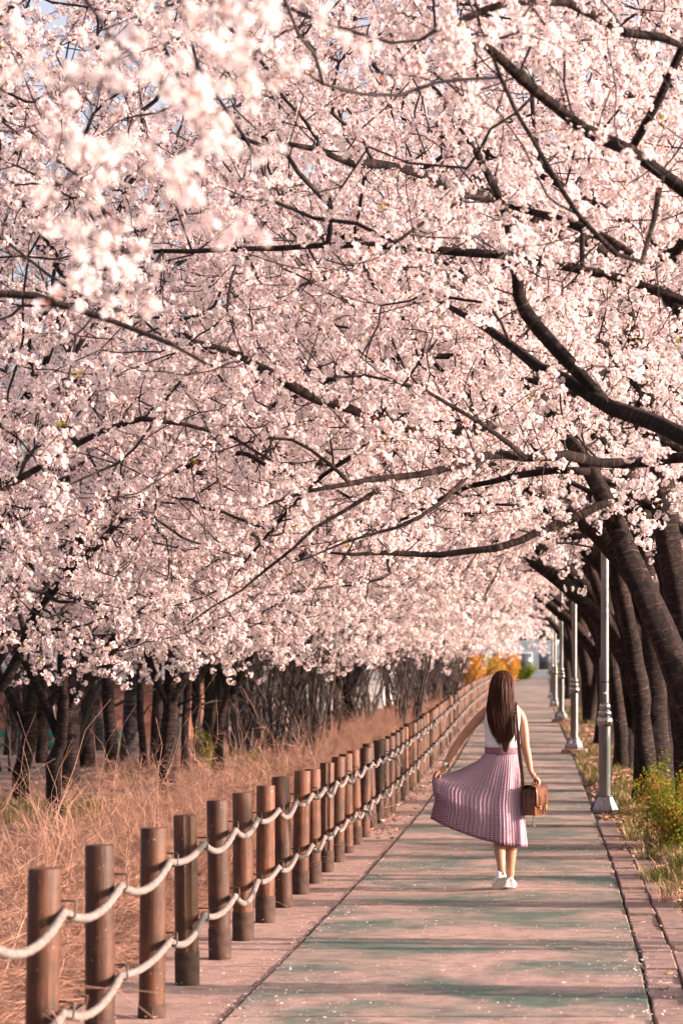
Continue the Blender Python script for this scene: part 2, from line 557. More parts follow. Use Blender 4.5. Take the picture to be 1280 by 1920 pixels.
def grow(tree, empty, pts, bf=.32, leaf_r=.0045, bark='bark', sides=6, midpoints=True):
    base = np.array(tree.base)
    # preset parts
    pn, pr, plen = [], [], []
    for name, P, r in tree.lines:
        mb = MB()
        big = r[0] > .08
        sd = 18 if big else 10
        if name == 'trunk':
            kk = [random.uniform(0, 6.28) for _ in range(3)]
            Pn = P - base
            prof = lambda i, a, k=kk, P=Pn: 1 + .10 * np.sin(2 * a + k[0] + P[i][2] * .8) + .06 * np.sin(5 * a + k[1] + P[i][2] * .5) + .22 * math.exp(-max(P[i][2], 0) * 4) * (1 + .5 * np.sin(4 * a + k[2])) + .09 * mnoise.noise(Vector((P[i][0], P[i][1], P[i][2])) * 3) + .05 * mnoise.noise(Vector(P[i]) * 8) + .04 * np.sin(7 * a + P[i][2] * 2.3)
            mb.tube(Pn, r, sd, prof=prof)
        else:
            prof = lambda i, a, P=P: 1 + .08 * np.sin(2 * a + P[i][0] * 3) + .05 * np.sin(3 * a + P[i][2] * 7) + .16 * mnoise.noise(Vector(P[i]) * 4) + .09 * mnoise.noise(Vector(P[i]) * 11)
            mb.tube(P - base, r, sd, prof=prof)
        mb.build(name, M[bark], empty)
        d = np.linalg.norm(P - base, axis=1)
        ok = P[:, 2] > base[2] + 1.6
        pn.append(P[ok]); pr.append(r[ok]); plen.append(d[ok])
    if len(pts) == 0: return
    pn = np.concatenate(pn); pr = np.concatenate(pr); plen = np.concatenate(plen)
    Q = np.asarray(pts)
    m0, n = len(pn), len(Q)
    allp = np.concatenate([pn, Q])
    path_len = np.concatenate([plen, np.zeros(n)])
    parent = np.full(m0 + n, -1)
    dm = np.linalg.norm(Q[:, None, :] - pn[None], axis=2) + bf * plen[None]
    bi = dm.argmin(1); bc = dm[np.arange(n), bi]
    done = np.zeros(n, bool)
    order = []
    for _ in range(n):
        j = int(np.where(done, 1e9, bc).argmin())
        done[j] = True
        p = bi[j]; parent[m0 + j] = p
        path_len[m0 + j] = path_len[p] + np.linalg.norm(allp[p] - Q[j])
        order.append(m0 + j)
        c = np.linalg.norm(Q - Q[j], axis=1) + bf * path_len[m0 + j]
        up = (c < bc) & ~done
        bc[up] = c[up]; bi[up] = m0 + j
    kids = {}
    for j in order: kids.setdefault(parent[j], []).append(j)
    w = np.zeros(m0 + n)
    for j in reversed(order):
        w[j] = 1 + sum(w[k] for k in kids.get(j, ()))
    rad = leaf_r * np.power(np.maximum(w, 1), .40)
    # chains
    twigs = MB()
    starts = [(p, k) for p in list(kids) if p < m0 for k in kids[p]]
    stack = starts[:]
    dirs = np.zeros((n, 3))
    nlimb = 0
    while stack:
        p, j = stack.pop()
        chain = [p, j]
        while j in kids:
            ks = sorted(kids[j], key=lambda k: -w[k])
            for k in ks[1:]: stack.append((j, k))
            j = ks[0]; chain.append(j)
        C = allp[chain]
        rr = np.array([min(rad[chain[1]] * 1.05, pr[p] * .9 if p < m0 else 9)] + [rad[c] for c in chain[1:]])
        for a, c in zip(chain[:-1], chain[1:]):
            v = allp[c] - allp[a]; dirs[c - m0] = v / (np.linalg.norm(v) + 1e-6)
        if midpoints:
            pts2, r2 = [C[0]], [rr[0]]
            for a in range(len(C) - 1):
                L = np.linalg.norm(C[a + 1] - C[a])
                k = 2 if L > .35 else 1
                for q in range(1, k + 1):
                    t = q / (k + 1)
                    off = np.array(mnoise.noise_vector(Vector(C[a] * 2 + t))) * L * .13
                    off[2] -= L * .03
                    pts2.append(C[a] * (1 - t) + C[a + 1] * t + off); r2.append(rr[a] * (1 - t) + rr[a + 1] * t)
                pts2.append(C[a + 1]); r2.append(rr[a + 1])
            C, rr = np.array(pts2), np.array(r2)
        if rr[0] > .020 and p < m0 and nlimb < 14:
            nlimb += 1
            mb = MB(); mb.tube(C - base, rr, 7); mb.build('limb', M[bark], empty)
        else:
            twigs.tube(C - base, rr, 5 if rr[0] > .012 else 3, cap=False)
    if twigs.v:
        o = twigs.build('twigs', M['twig'], empty); o['kind'] = 'stuff'
    return dirs

def orient(dirs, rr):
    """euler angles that take +X to each direction, with a random roll"""
    e = []
    for d in dirs:
        v = Vector(d)
        if v.length < .1: v = Vector((rr.normal(), rr.normal(), rr.normal()))
        v = (v.normalized() + Vector(rr.normal(0, .35, 3))).normalized()
        q = v.to_track_quat('X', 'Z').to_matrix() @ Matrix.Rotation(rr.uniform(0, 6.28), 3, 'X')
        e.append(tuple(q.to_euler()))
    return e

TREES = []
def generic_right(X, Dd, seed, heavy=1.0):
    r = random.Random(seed)
    X += cx(Dd); z0 = gz(Dd) - .08
    t = Tree((X, Dd, z0), 'right')
    lean = r.uniform(-.25, .05); ty = r.uniform(-.25, .25)
    fork = r.uniform(1.5, 2.3)
    f = (X + lean, Dd + ty, z0 + fork)
    w = r.uniform(.145, .20) * heavy
    top = (f[0] - r.uniform(.1, .6), f[1] + r.uniform(-.5, .5), z0 + r.uniform(4.6, 5.6))
    t.line('trunk', [(X, Dd, z0 - .1), (X + lean * .2, Dd + ty * .4, z0 + .8), f, ((f[0] + top[0]) / 2 + .1, (f[1] + top[1]) / 2, (f[2] + top[2]) / 2), top, (top[0] - .6, top[1] + .3, top[2] + 2.0)],
           [w * 1.08, w, w * .88, w * .6, w * .4, w * .18])
    # stem leaning over the path
    yy = r.uniform(-1.2, 1.2)
    t.line('stem', [(f[0] - .02, f[1], f[2] - .35), (f[0] - .35, f[1] + yy * .15, f[2] + .45), (f[0] - 1.05, f[1] + yy * .4, f[2] + 1.3), (f[0] - 2.3, f[1] + yy * .8, f[2] + 2.0), (f[0] - 4.0, f[1] + yy, f[2] + r.uniform(1.9, 2.6)), (f[0] - 5.6, f[1] + yy * 1.3, f[2] + r.uniform(1.6, 2.4))],
           [w * .62, w * .60, w * .52, w * .38, w * .25, w * .12])
    yy = r.uniform(-1.4, 1.4)
    t.line('stem', [(f[0], f[1], f[2] - .1), (f[0] - .15, f[1] + yy * .3, f[2] + .8), (f[0] - .9, f[1] + yy * .7, f[2] + 2.2), (f[0] - 2.4, f[1] + yy, f[2] + 3.6), (f[0] - 4.2, f[1] + yy * 1.2, f[2] + 4.4)],
           [w * .55, w * .5, w * .42, w * .28, w * .12])
    yy = r.uniform(-1, 1)
    t.line('stem', [(X + .12, Dd + .1, z0), (X + .25, Dd + yy * .3, z0 + 1.4), (X + .7, Dd + yy * .8, z0 + 3.2), (X + 1.5, Dd + yy * 1.4, z0 + 5.2), (X + 2.0, Dd + yy * 1.6, z0 + 7.0)],
           [w * .75, w * .66, w * .5, w * .3, w * .12])
    yy = r.uniform(-.6, .6)
    t.line('stem', [(X - .05, Dd - .12, z0), (X + yy * .3, Dd - .35, z0 + 1.2), (X + yy * .6 - .1, Dd - .6 + yy * .3, z0 + 2.8), (X + yy - .5, Dd - .9 + yy * .5, z0 + 4.6), (X + yy - 1.2, Dd - 1.1 + yy, z0 + 6.6)],
           [w * .70, w * .60, w * .46, w * .3, w * .12])
    return t

def generic_left(X, Dd, seed):
    r = random.Random(seed)
    X += cx(Dd) * .8; z0 = ground_z(X, Dd) - .08
    t = Tree((X, Dd, z0), 'left')
    w = r.uniform(.085, .13) * (.55 if Dd < 22 else 1.0)
    k = r.uniform(-.3, .5); ty = r.uniform(-.4, .4)
    f = (X + k * .4, Dd + ty * .4, z0 + r.uniform(.9, 1.7))
    t.line('trunk', [(X, Dd, z0 - .1), (X + r.uniform(-.1, .1), Dd, z0 + .5), f, (f[0] + k * .6, f[1] + ty, f[2] + 1.5), (f[0] + k + .6, f[1] + ty * 2, f[2] + 3.4), (f[0] + k + 1.5, f[1] + ty * 3, f[2] + 5.2)],
           [w * 1.1, w, w * .85, w * .65, w * .4, w * .15], wob=.09)
    y1, y2 = r.uniform(-1.5, 1.5), r.uniform(-1.5, 1.5)
    t.line('stem', [(f[0], f[1], f[2] - .15), (f[0] + .5, f[1] + y1 * .2, f[2] + .7), (f[0] + 1.3, f[1] + y1 * .6, f[2] + 1.6), (f[0] + 2.4, f[1] + y1, f[2] + 2.2), (f[0] + 3.4, f[1] + y1 * 1.3, f[2] + 1.9)],
           [w * .7, w * .6, w * .45, w * .3, w * .12], wob=.09)
    t.line('stem', [(f[0], f[1], f[2] - .3), (f[0] - .5, f[1] + y2 * .3, f[2] + .8), (f[0] - 1.2, f[1] + y2 * .8, f[2] + 2.0), (f[0] - 1.8, f[1] + y2, f[2] + 3.6)],
           [w * .6, w * .5, w * .36, w * .12], wob=.09)
    return t

# --- near trees on the right, with the limbs that the photograph shows one by one
def px(D0, *pl):
    """polyline of (x, y[, dD]) photo pixels at distances D0 + dD"""
    return [at(p[0], p[1], D0 + (p[2] if len(p) > 2 else 0)) for p in pl]

tA = Tree((1.75, 12.4, -.05), 'right')
bA = (1.75, 12.4, -.15)
tA.line('trunk', [bA, (1.72, 12.4, .9), (1.55, 12.5, 2.0), (1.25, 12.6, 2.75), *px(12.6, (1340, 830), (1275, 815), (1190, 778, .2), (1105, 742, .4), (1010, 690, .7), (905, 615, 1.1), (820, 560, 1.6))],
        [.20, .18, .15, .10, .052, .047, .042, .037, .030, .022, .010])
tA.line('limb', px(12.8, (1130, 750, .2), (1075, 685, .2), (1000, 612, .3), (968, 555, .3), (958, 480, .2), (945, 405, .2), (915, 330, .1), (860, 240)),
        [.034, .036, .035, .033, .030, .026, .018, .008])
tA.line('stem', [(1.62, 12.45, 1.7), (1.6, 12.0, 2.9), *px(11.3, (1400, 520), (1330, 400), (1275, 352), (1190, 292, -.1), (1120, 255, -.2), (1040, 205, -.3), (965, 145, -.4), (900, 80, -.5), (840, 20, -.6))],
        [.12, .09, .06, .043, .036, .033, .029, .026, .022, .017, .008])
tA.line('limb', px(11.0, (1240, 330), (1200, 492, -.4), (1110, 430, -.6), (1060, 352, -.7), (1000, 250, -.8), (940, 135, -.9), (900, 30, -1)),
        [.014, .012, .012, .011, .010, .009, .004])
tA.line('limb', px(11.6, (1310, 400), (1270, 470, .3), (1200, 480, .4), (1130, 450, .5), (1030, 405, .6), (920, 380, .8)), [.036, .029, .028, .025, .021, .008])
tA.line('limb', px(11.5, (1180, 285), (1280, 90, -.2), (1180, 70, -.4), (1060, 15, -.6), (950, 5, -.8), (860, 40, -1.0), (780, 85, -1.2)), [.022, .022, .022, .020, .018, .015, .007])

tB = Tree((1.35, 17.2, -.05), 'right')
tB.line('trunk', [(1.35, 17.2, -.15), (1.25, 17.2, .7), *px(17.2, (1290, 1310), (1250, 1205), (1218, 1120), (1180, 1040, .1), (1140, 960, .2), (1098, 872, .4), (1040, 790, .9), (960, 700, 1.6), (860, 600, 2.4))],
        [.19, .155, .118, .098, .087, .080, .069, .056, .038, .024, .010])
tB.line('limb', px(17.4, (1300, 855, -.8), (1215, 862, -.5), (1130, 868, -.6), (1060, 852, -.9), (980, 856, -1.2), (900, 862, -1.5), (830, 878, -1.7), (740, 898, -1.9), (650, 905, -2.1), (570, 920, -2.3), (480, 950, -2.4)),
        [.050, .040, .035, .032, .030, .028, .025, .022, .018, .013, .006])
tB.line('stem', [(1.27, 17.2, .5), (1.45, 17.0, 1.6), (1.38, 16.8, 2.6), *px(16.7, (1340, 900), (1300, 855))], [.12, .105, .085, .07, .062])
tB.line('limb', px(17.3, (1160, 990), (1150, 945), (1080, 975, -.1), (1010, 1000, -.2), (930, 1028, -.3), (830, 1040, -.4), (720, 1040, -.5), (615, 1037, -.6)), [.03, .034, .032, .028, .024, .021, .018, .008])
tB.line('limb', px(17.3, (1105, 885), (1040, 880), (960, 890, .3), (880, 910, .7), (800, 950, 1.2), (700, 1000, 1.7)), [.028, .026, .023, .02, .015, .007])
tB.line('limb', px(15.5, (742, 898), (640, 962, -.2), (540, 1022, -.3), (440, 1100, -.4), (350, 1165, -.5)), [.016, .014, .011, .008, .004], .06)
tB.line('limb', px(15.5, (905, 863, .2), (830, 935, -.2), (740, 985, -.4), (640, 1012, -.5), (545, 1062, -.6)), [.017, .014, .011, .008, .004], .06)
tB.line('limb', px(15.6, (985, 858, .5), (900, 790), (800, 742, -.4), (690, 715, -.6), (600, 722, -.8)), [.018, .015, .012, .009, .004], .06)
tB.line('limb', px(15.3, (655, 905), (585, 842, -.3), (500, 815, -.5), (420, 835, -.6)), [.014, .011, .008, .004], .06)
tB.line('stem', [(1.34, 17.3, .3), (1.6, 17.5, 1.7), (1.75, 17.8, 3.6), (1.5, 18.2, 5.5), (.9, 18.6, 7.4)], [.13, .12, .09, .06, .02])

tC = Tree((1.25, 21.6, -.05), 'right')
tC.line('trunk', [(1.25, 21.6, -.15), (1.15, 21.6, .8), (1.0, 21.6, 1.8), *px(21.6, (1265, 1090), (1240, 960), (1235, 830), (1180, 700), (1090, 640), (1010, 640, .2), (930, 600, .4), (840, 480, .6))],
        [.20, .18, .16, .14, .12, .11, .09, .075, .055, .035, .012])
tC.line('limb', px(21.6, (1160, 680), (1080, 715, -.8), (1010, 745, -1.7), (940, 785, -2.7), (860, 805, -3.7), (800, 805, -4.3), (735, 790, -4.9), (640, 762, -5.5), (555, 725, -6), (480, 688, -6.3), (410, 655, -6.6), (335, 618, -6.9)),
        [.06, .055, .05, .047, .045, .043, .041, .036, .031, .026, .02, .010])
tC.line('limb', px(16.7, (735, 790), (690, 830), (630, 870), (570, 920, .2), (500, 1000, .5), (440, 1080, .8)), [.022, .02, .017, .014, .010, .005])
tC.line('stem', [(1.1, 21.6, 1.4), (1.35, 21.8, 2.6), *px(21.4, (1330, 700), (1250, 560), (1130, 470), (980, 400, -2), (800, 335, -4.5), (700, 310, -5.6), (600, 282, -6.4), (500, 260, -7))], [.12, .10, .085, .068, .054, .044, .034, .028, .02, .008])
tC.line('stem', [(1.3, 21.7, .4), (1.6, 22, 2.2), (1.7, 22.4, 4.4), (1.3, 23, 6.8)], [.12, .10, .07, .03])
tC.line('limb', px(21.4, (1010, 640), (960, 590, -1.5), (860, 520, -3.6), (760, 500, -5), (660, 515, -6), (565, 535, -6.6)), [.04, .036, .03, .026, .02, .008])

near_right = [tA, tB, tC]
rightD = [26.2, 30.8, 35.2, 39.8, 44.5, 49.5, 55.5, 62, 69.5, 78, 88, 100, 114]
generic_r = [generic_right(1.28 + (-.12 if i % 2 else .12), d, 100 + i, 1.05) for i, d in enumerate(rightD)]
second_r = [generic_right(2.75 + .3 * math.sin(d), d, 500 + i, .55 if d < 25 else .9) for i, d in enumerate((14.5, 19.4, 24.0, 28.5, 33.2, 37.6, 42.4, 47.5, 53, 59.5, 67, 76, 88))]
# --- trees on the left
tN = Tree((-3.6, 5.6, -.05), 'left')       # the near one whose blossom hangs blurred into the top of the view
tN.line('trunk', [(-3.6, 5.6, -.15), (-3.5, 5.6, .8), (-3.3, 5.6, 1.9), (-2.9, 5.5, 2.9), (-2.3, 5.3, 3.5), (-1.6, 5.1, 3.6), (-1.2, 5.0, 3.3), (-.95, 4.9, 2.95)], [.14, .12, .11, .08, .045, .025, .014, .005])
tN.line('stem', [(-3.4, 5.6, 1.5), (-3.5, 6.0, 2.8), (-3.2, 6.6, 4.2), (-2.4, 7.4, 5.2)], [.09, .07, .04, .012])
near_left = [tN]
leftspec = [(-4.9, 10.5), (-5.4, 15.5), (-5.2, 20.5), (-6.6, 26.5), (-6.2, 29.5), (-7.0, 31.5), (-5.6, 34.5), (-7.4, 36.5), (-5.6, 40.0), (-6.6, 45), (-5.5, 51), (-6.2, 58), (-5.6, 66), (-6.2, 76), (-5.8, 88), (-6.0, 102)]
generic_l = [generic_left(x, d, 300 + i) for i, (x, d) in enumerate(leftspec)]
ALL = near_right + generic_r + second_r + near_left + generic_l

# --- blossom points through the whole canopy
def canopy_bottom(rel, D):
    z = float(np.interp(rel, [-10, -5.2, -4.2, -3.2, -2, -.8, .4, 1.5, 3.5], [2.15, 1.95, 1.90, 2.10, 2.45, 2.75, 3.15, 3.5, 4.0]))
    z += max(0, 17 - D) * .19
    if rel > -1: z += .25
    return z

def sample_canopy():
    out, scl, dens_keep = [], [], []
    def block(d0, d1, per_m3, sc, n_cap=400000):
        X0, X1 = -.2395 * d1 - 1.6, .0433 * d1 + 1.8
        X0 = max(X0, -11); X1 = min(X1, 5)
        z1 = min(9.6, EYE + .2795 * d1 + 1.5)
        vol = (X1 - X0) * (d1 - d0) * (z1 - 1.4)
        n = int(vol * per_m3)
        P = np.column_stack([rng.uniform(X0, X1, n), rng.uniform(d0, d1, n), rng.uniform(1.4, z1, n)])
        for p in P:
            X, Dd, z = p
            if X < -.2395 * Dd - 1.2 or X > .0433 * Dd + 1.4 or z > EYE + .2795 * Dd + 1.0: continue
            rel = X - cx(Dd)
            h = z - gz(Dd) * .8
            v = Vector((X, Dd, z))
            nz = mnoise.noise(v * .55) * .5 + mnoise.noise(v * 1.3 + Vector((7, 0, 0))) * .5
            zb = canopy_bottom(rel, Dd) + .65 * mnoise.noise(Vector((X * .8, Dd * .5, 3)))
            if h < zb: continue
            top = 8.7 - .10 * max(0, -rel - 1.5) ** 2 + 1.0 * mnoise.noise(Vector((X * .4, Dd * .4, 9)))
            if Dd < 16: top = 7.6
            if h > top: continue
            keep = .70 + 1.9 * nz
            if rel > -1.2: keep -= .13 * min(1.8, rel + 1.2)
            if rel > .3 and h < 4.2: keep -= .22
            if rel > .8 and h > 5: keep += .35
            if Dd < 13: keep -= .25
            if rng.random() > keep: continue
            out.append((X, Dd, z)); scl.append(sc * rng.uniform(.8, 1.25))
    block(8.5, 12, 10, .78)
    block(12, 20, 17, .78)
    block(20, 32, 15, .82)
    block(32, 50, 9.0, 1.0)
    block(50, 75, 4.2, 1.35)
    block(75, 125, 1.5, 2.0)
    return np.array(out), np.array(scl)

CP, CS = sample_canopy()
vp, vs_ = [], []
for t in near_right + second_r[:4]:
    for name, P_, r_ in t.lines:
        for q, rr in zip(P_, r_):
            if q[2] < 2.6 or rr > .085 or q[0] < -.2395 * q[1] - .6 or q[0] > .0433 * q[1] + .8: continue
            for _ in range(rng.poisson(1.5 if mnoise.noise(Vector(q) * 1.1) > -.1 else .35)):
                o_ = rng.normal(0, 1, 3); o_ /= np.linalg.norm(o_); 
                vp.append(q + o_ * rng.uniform(rr + .08, rr + .42)); vs_.append(rng.uniform(.6, .85))
CP = np.concatenate([CP, np.array(vp)]); CS = np.concatenate([CS, np.array(vs_)])
print('blossom points', len(CP))
# hand each point to the nearest tree
best = np.full(len(CP), 1e9); owner = np.zeros(len(CP), int)
for ti, t in enumerate(ALL):
    nd = t.nodes(); nd = nd[nd[:, 2] > t.base.z + 1.7][::3]
    near = np.abs(CP[:, 1] - t.base.y) < 16
    q = CP[near]
    if len(q) == 0: continue
    d = np.full(len(q), 1e9)
    for a in range(0, len(q), 4000):
        d[a:a + 4000] = np.linalg.norm(q[a:a + 4000, None, :] - nd[None], axis=2).min(1)
    ii = np.nonzero(near)[0]
    up = d < best[ii]
    best[ii[up]] = d[up]; owner[ii[up]] = ti
# extra: the blurred clusters close to the lens
hang = [at(x, y, d) for x, y, d in [(330, 330, 4.6), (345, 410, 4.55), (300, 385, 4.7), (360, 350, 4.5), (410, 170, 4.9), (425, 210, 4.9), (385, 60, 5.0), (330, 30, 5.1), (480, 95, 5.1), (500, 60, 5.2),
        (240, 310, 5.0), (250, 130, 5.3), (150, 440, 5.4), (90, 200, 5.6), (60, 60, 5.6), (430, 20, 5.0), (200, 60, 5.3), (290, 460, 5.0), (100, 330, 5.7), (180, 560, 5.9), (270, 240, 5.2)]]

right_names = [
 'dark cherry tree nearest the camera, its thick limbs crossing high over the path',
 'cherry tree whose sunlit ringed trunk leans left above the nearest lamp post',
 'tall dark cherry tree at the right edge with a long bowed limb reaching far left',
 'dark multi-stemmed cherry tree rising behind the orange-flowered shrub',
 'dark cherry tree right behind the nearest lamp post, wide grooved trunk',
 'cherry tree standing just beyond the nearest lamp post',
 'cherry tree halfway between the nearest and the second lamp post',
 'cherry tree beside the second lamp post from the camera',
 'cherry tree just past the second lamp post from the camera',
 'cherry tree between the second and the third lamp post',
 'cherry tree beside the third lamp post from the camera',
 'cherry tree just past the third lamp post from the camera',
 'cherry tree beside the fourth lamp post from the camera',
 'small distant cherry tree just past the fourth lamp post',
 'small distant cherry tree of the lamp side, second from the end of the row',
 'smallest cherry tree of the lamp side, at the far end of the row']
right_names += [
 'second-row cherry tree far right of the nearest limbs, only its blossom showing at the top',
 'second-row cherry tree whose branches show behind the bowed limb at the right edge',
 'second-row cherry tree to the right of the orange-flowered shrub',
 'second-row cherry tree behind the trunk next to the nearest lamp post',
 'second-row cherry tree right of and beyond the nearest lamp post',
 'second-row cherry tree glimpsed between the trunks past the nearest lamp post',
 'second-row cherry tree glimpsed between the trunks before the second lamp post',
 'second-row cherry tree behind the trunk beside the second lamp post',
 'second-row cherry tree behind the trunk past the second lamp post',
 'second-row cherry tree behind the trunks before the third lamp post',
 'second-row cherry tree behind the trunk beside the third lamp post',
 'second-row cherry tree behind the trunk past the third lamp post',
 'second-row cherry tree behind the trunks at the fourth lamp post']
left_names = [
 'cherry tree with blurred bright blossom hanging close to the lens at the upper left',
 'cherry tree behind the nearest fence posts, only its blossom showing at the upper left',
 'cherry tree left of the fence with blossom above the brush, trunk out of view',
 'cherry tree whose blossom hangs low over the brush at the left edge',
 'dark cherry trunk at the left edge of the brush, closest of the trunks there',
 'forked cherry trunk in the brush, second closest of the trunks left of the fence',
 'slim crooked cherry trunk in the brush, left of the pale road strip',
 'cherry tree with low hanging blossom tips above the brush, third row from the left edge',
 'thin cherry trunk deeper in the wood in front of the brick building',
 'dark cherry tree beside the leafy green sprouts at the edge of the brush',
 'dark cherry tree behind the brush near the middle of the fence',
 'cherry tree behind the dense bare thicket, nearest the brush',
 'cherry tree behind the dense bare thicket, middle one',
 'cherry tree behind the dense bare thicket, closest to the orange bushes',
 'distant cherry tree just in front of the orange forsythia bushes',
 'distant cherry tree level with the orange forsythia bushes',
 'farthest cherry tree of the fence side, beyond the orange forsythia bushes']
rt = np.random.default_rng(11)
for ti, t in enumerate(ALL):
    nR = len(near_right) + len(generic_r) + len(second_r)
    lab = right_names[ti] if ti < nR else left_names[ti - nR]
    e = thing('cherry_tree', tuple(t.base), lab, 'cherry tree', 'cherry trees lining the path')
    sel = owner == ti
    P, S = CP[sel], CS[sel]
    if t is tN:
        hg = np.repeat(np.array(hang), 2, axis=0); hang = hg + rt.normal(0, .07, hg.shape) + np.array([0, 0, .08])
        P = np.concatenate([P, np.array(hang)]) if len(P) else np.array(hang)
        S = np.concatenate([S, np.full(len(hang), .42)]) if len(S) else np.full(len(hang), .42)
    far = t.base.y > 48
    dirs = grow(t, e, P, leaf_r=(.0016 if t is tN else .0038) if not far else .006, midpoints=not far)
    if dirs is None or len(P) == 0: continue
    rots = orient(dirs, rt)
    idx = rt.integers(0, 6, len(P))
    idx[rt.random(len(P)) < .05] = 6
    scatter('blossom', BLOSSOM, P - np.array(t.base), rots, S, idx, e)

# ------------------------------------------------------------------ WOOD BEHIND: tall trunks, bare thicket
def woodland(x, yb, wpx, mat, seed, label):
    r = random.Random(seed)
    s = (yb - 1265) / 1.70
    Dd = 4533.3 / s; X = (x - 1084) / s
    z0 = ground_z(X, Dd) - .1
    w = wpx / s / 2
    e = thing('woodland_tree', (X, Dd, z0), label, 'tree', 'bare trunks of the wood beyond the brush')
    lx, ly = r.uniform(-.5, .5), r.uniform(-.5, .5)
    H = r.uniform(7.5, 9.5)
    P, rad = resample([(0, 0, -.1), (lx * .1, 0, .6), (lx * .35, ly * .3, 2.2), (lx * .6, ly * .6, 4.2), (lx * 1.2, ly, H)], [w * 1.35, w * 1.05, w, w * .75, w * .2], .3, .05, seed)
    mb = MB(); k0 = r.uniform(0, 6)
    mb.tube(P, rad, 12, prof=lambda i, a: 1 + .06 * np.sin(3 * a + k0 + P[i][2]) + .05 * mnoise.noise(Vector(P[i]) * 3))
    mb.build('trunk', M[mat], e)
    tw = MB()
    for k in range(9):
        i = r.randint(int(len(P) * .12), int(len(P) * .8))
        a = r.uniform(0, 6.28); L = r.uniform(.7, 2.4)
        q = [Vector(P[i])]
        d = Vector((math.cos(a), math.sin(a), r.uniform(.2, .9)))
        for j in range(5):
            d = (d + Vector((r.gauss(0, .25), r.gauss(0, .25), r.gauss(0, .25)))).normalized()
            q.append(q[-1] + d * L / 5)
        b0 = min(rad[i] * .5, r.uniform(.012, .04))
        tw.tube(q, np.linspace(b0, .004, 6), 5)
        for j in (2, 3, 4):
            d2 = Vector((r.gauss(0, 1), r.gauss(0, 1), r.gauss(.2, .7))).normalized()
            tw.tube([q[j], q[j] + d2 * .25, q[j] + d2 * .5 + Vector((r.gauss(0, .08), 0, r.gauss(0, .08)))], [b0 * .4, .005, .003], 3)
    o = tw.build('branches', M['twig' if mat == 'bark' else mat], e); o['kind'] = 'stuff'

for k, (x, yb, w, mt, lab) in enumerate([
    (108, 1446, 15, 'bark', 'thin dark trunk just left of the forked trunk in the wood'),
    (163, 1432, 34, 'bark', 'stout dark trunk beside the forked cherry near the brick wall'),
    (241, 1424, 33, 'grey_bark', 'widest blue-grey trunk in the wood, straight and smooth'),
    (212, 1440, 23, 'bark', 'dark straight trunk touching the widest grey trunk on its left'),
    (128, 1418, 16, 'grey_bark', 'slim grey trunk in front of the brick wall'),
    (58, 1404, 14, 'bark', 'slim dark trunk in front of the white poles'),
    (188, 1402, 19, 'grey_bark', 'grey trunk deep between two dark trunks'),
    (318, 1452, 22, 'bark', 'straight reddish-brown trunk beside the red bin'),
    (346, 1448, 14, 'bark', 'slim dark trunk leaning against the reddish-brown one'),
    (271, 1442, 13, 'bark', 'thin crooked dark trunk right of the widest grey trunk'),
    (288, 1436, 12, 'bark', 'thin dark trunk left of the red bin'),
    (455, 1400, 15, 'bark', 'dark trunk before the green hedge, left one of a pair'),
    (488, 1394, 16, 'bark', 'dark trunk before the green hedge, right one of a pair'),
    (470, 1376, 13, 'pale_bark', 'slim pale trunk between the pair of dark trunks'),
    (508, 1372, 24, 'pale_bark', 'thick pale trunk before the pale building, leaning slightly'),
    (533, 1370, 22, 'pale_bark', 'second thick pale trunk beside the leaning pale one'),
    (552, 1384, 10, 'bark', 'thin dark trunk right of the thick pale trunks'),
    (420, 1392, 14, 'grey_bark', 'grey trunk before the hedge beside the green sprouts'),
    (395, 1404, 9, 'bark', 'thin dark trunk beside the green sprouts'),
    (366, 1440, 9, 'bark', 'very thin dark trunk standing alone in the brush'),
    (88, 1400, 17, 'grey_bark', 'grey trunk next to the slim trunk at the white poles'),
    (18, 1410, 20, 'bark', 'dark trunk beside the green rail in the wood'),
    (574, 1378, 14, 'bark', 'dark trunk where the bare thicket begins'),
    (600, 1376, 12, 'grey_bark', 'grey trunk just inside the bare thicket'),
    (630, 1372, 13, 'bark', 'dark trunk standing inside the bare thicket'),
    (40, 1432, 18, 'bark', 'dark trunk at the left edge, right of the bent one'),
    (142, 1448, 12, 'bark', 'thin crooked trunk left of the stout dark trunk'),
    (78, 1424, 20, 'bark', 'dark trunk between the slim trunks near the green rail'),
    (300, 1416, 18, 'bark', 'dark trunk deep in the wood left of the red bin'),
    (258, 1408, 17, 'grey_bark', 'grey trunk close behind the widest grey trunk'),
    (330, 1408, 15, 'grey_bark', 'grey trunk deep behind the reddish-brown trunk'),
    (384, 1424, 16, 'bark', 'dark trunk rising right behind the green sprouts'),
    (410, 1436, 11, 'bark', 'thin dark trunk curving right of the green sprouts'),
    (440, 1424, 15, 'bark', 'dark trunk left of the pair before the hedge'),
    (474, 1418, 10, 'bark', 'very thin trunk between the pair before the hedge'),
    (520, 1402, 13, 'bark', 'dark trunk crossing in front of the thick pale trunks'),
    (590, 1398, 15, 'bark', 'dark trunk at the near edge of the bare thicket')]):
    woodland(x, yb, w, mt, 900 + k, lab)

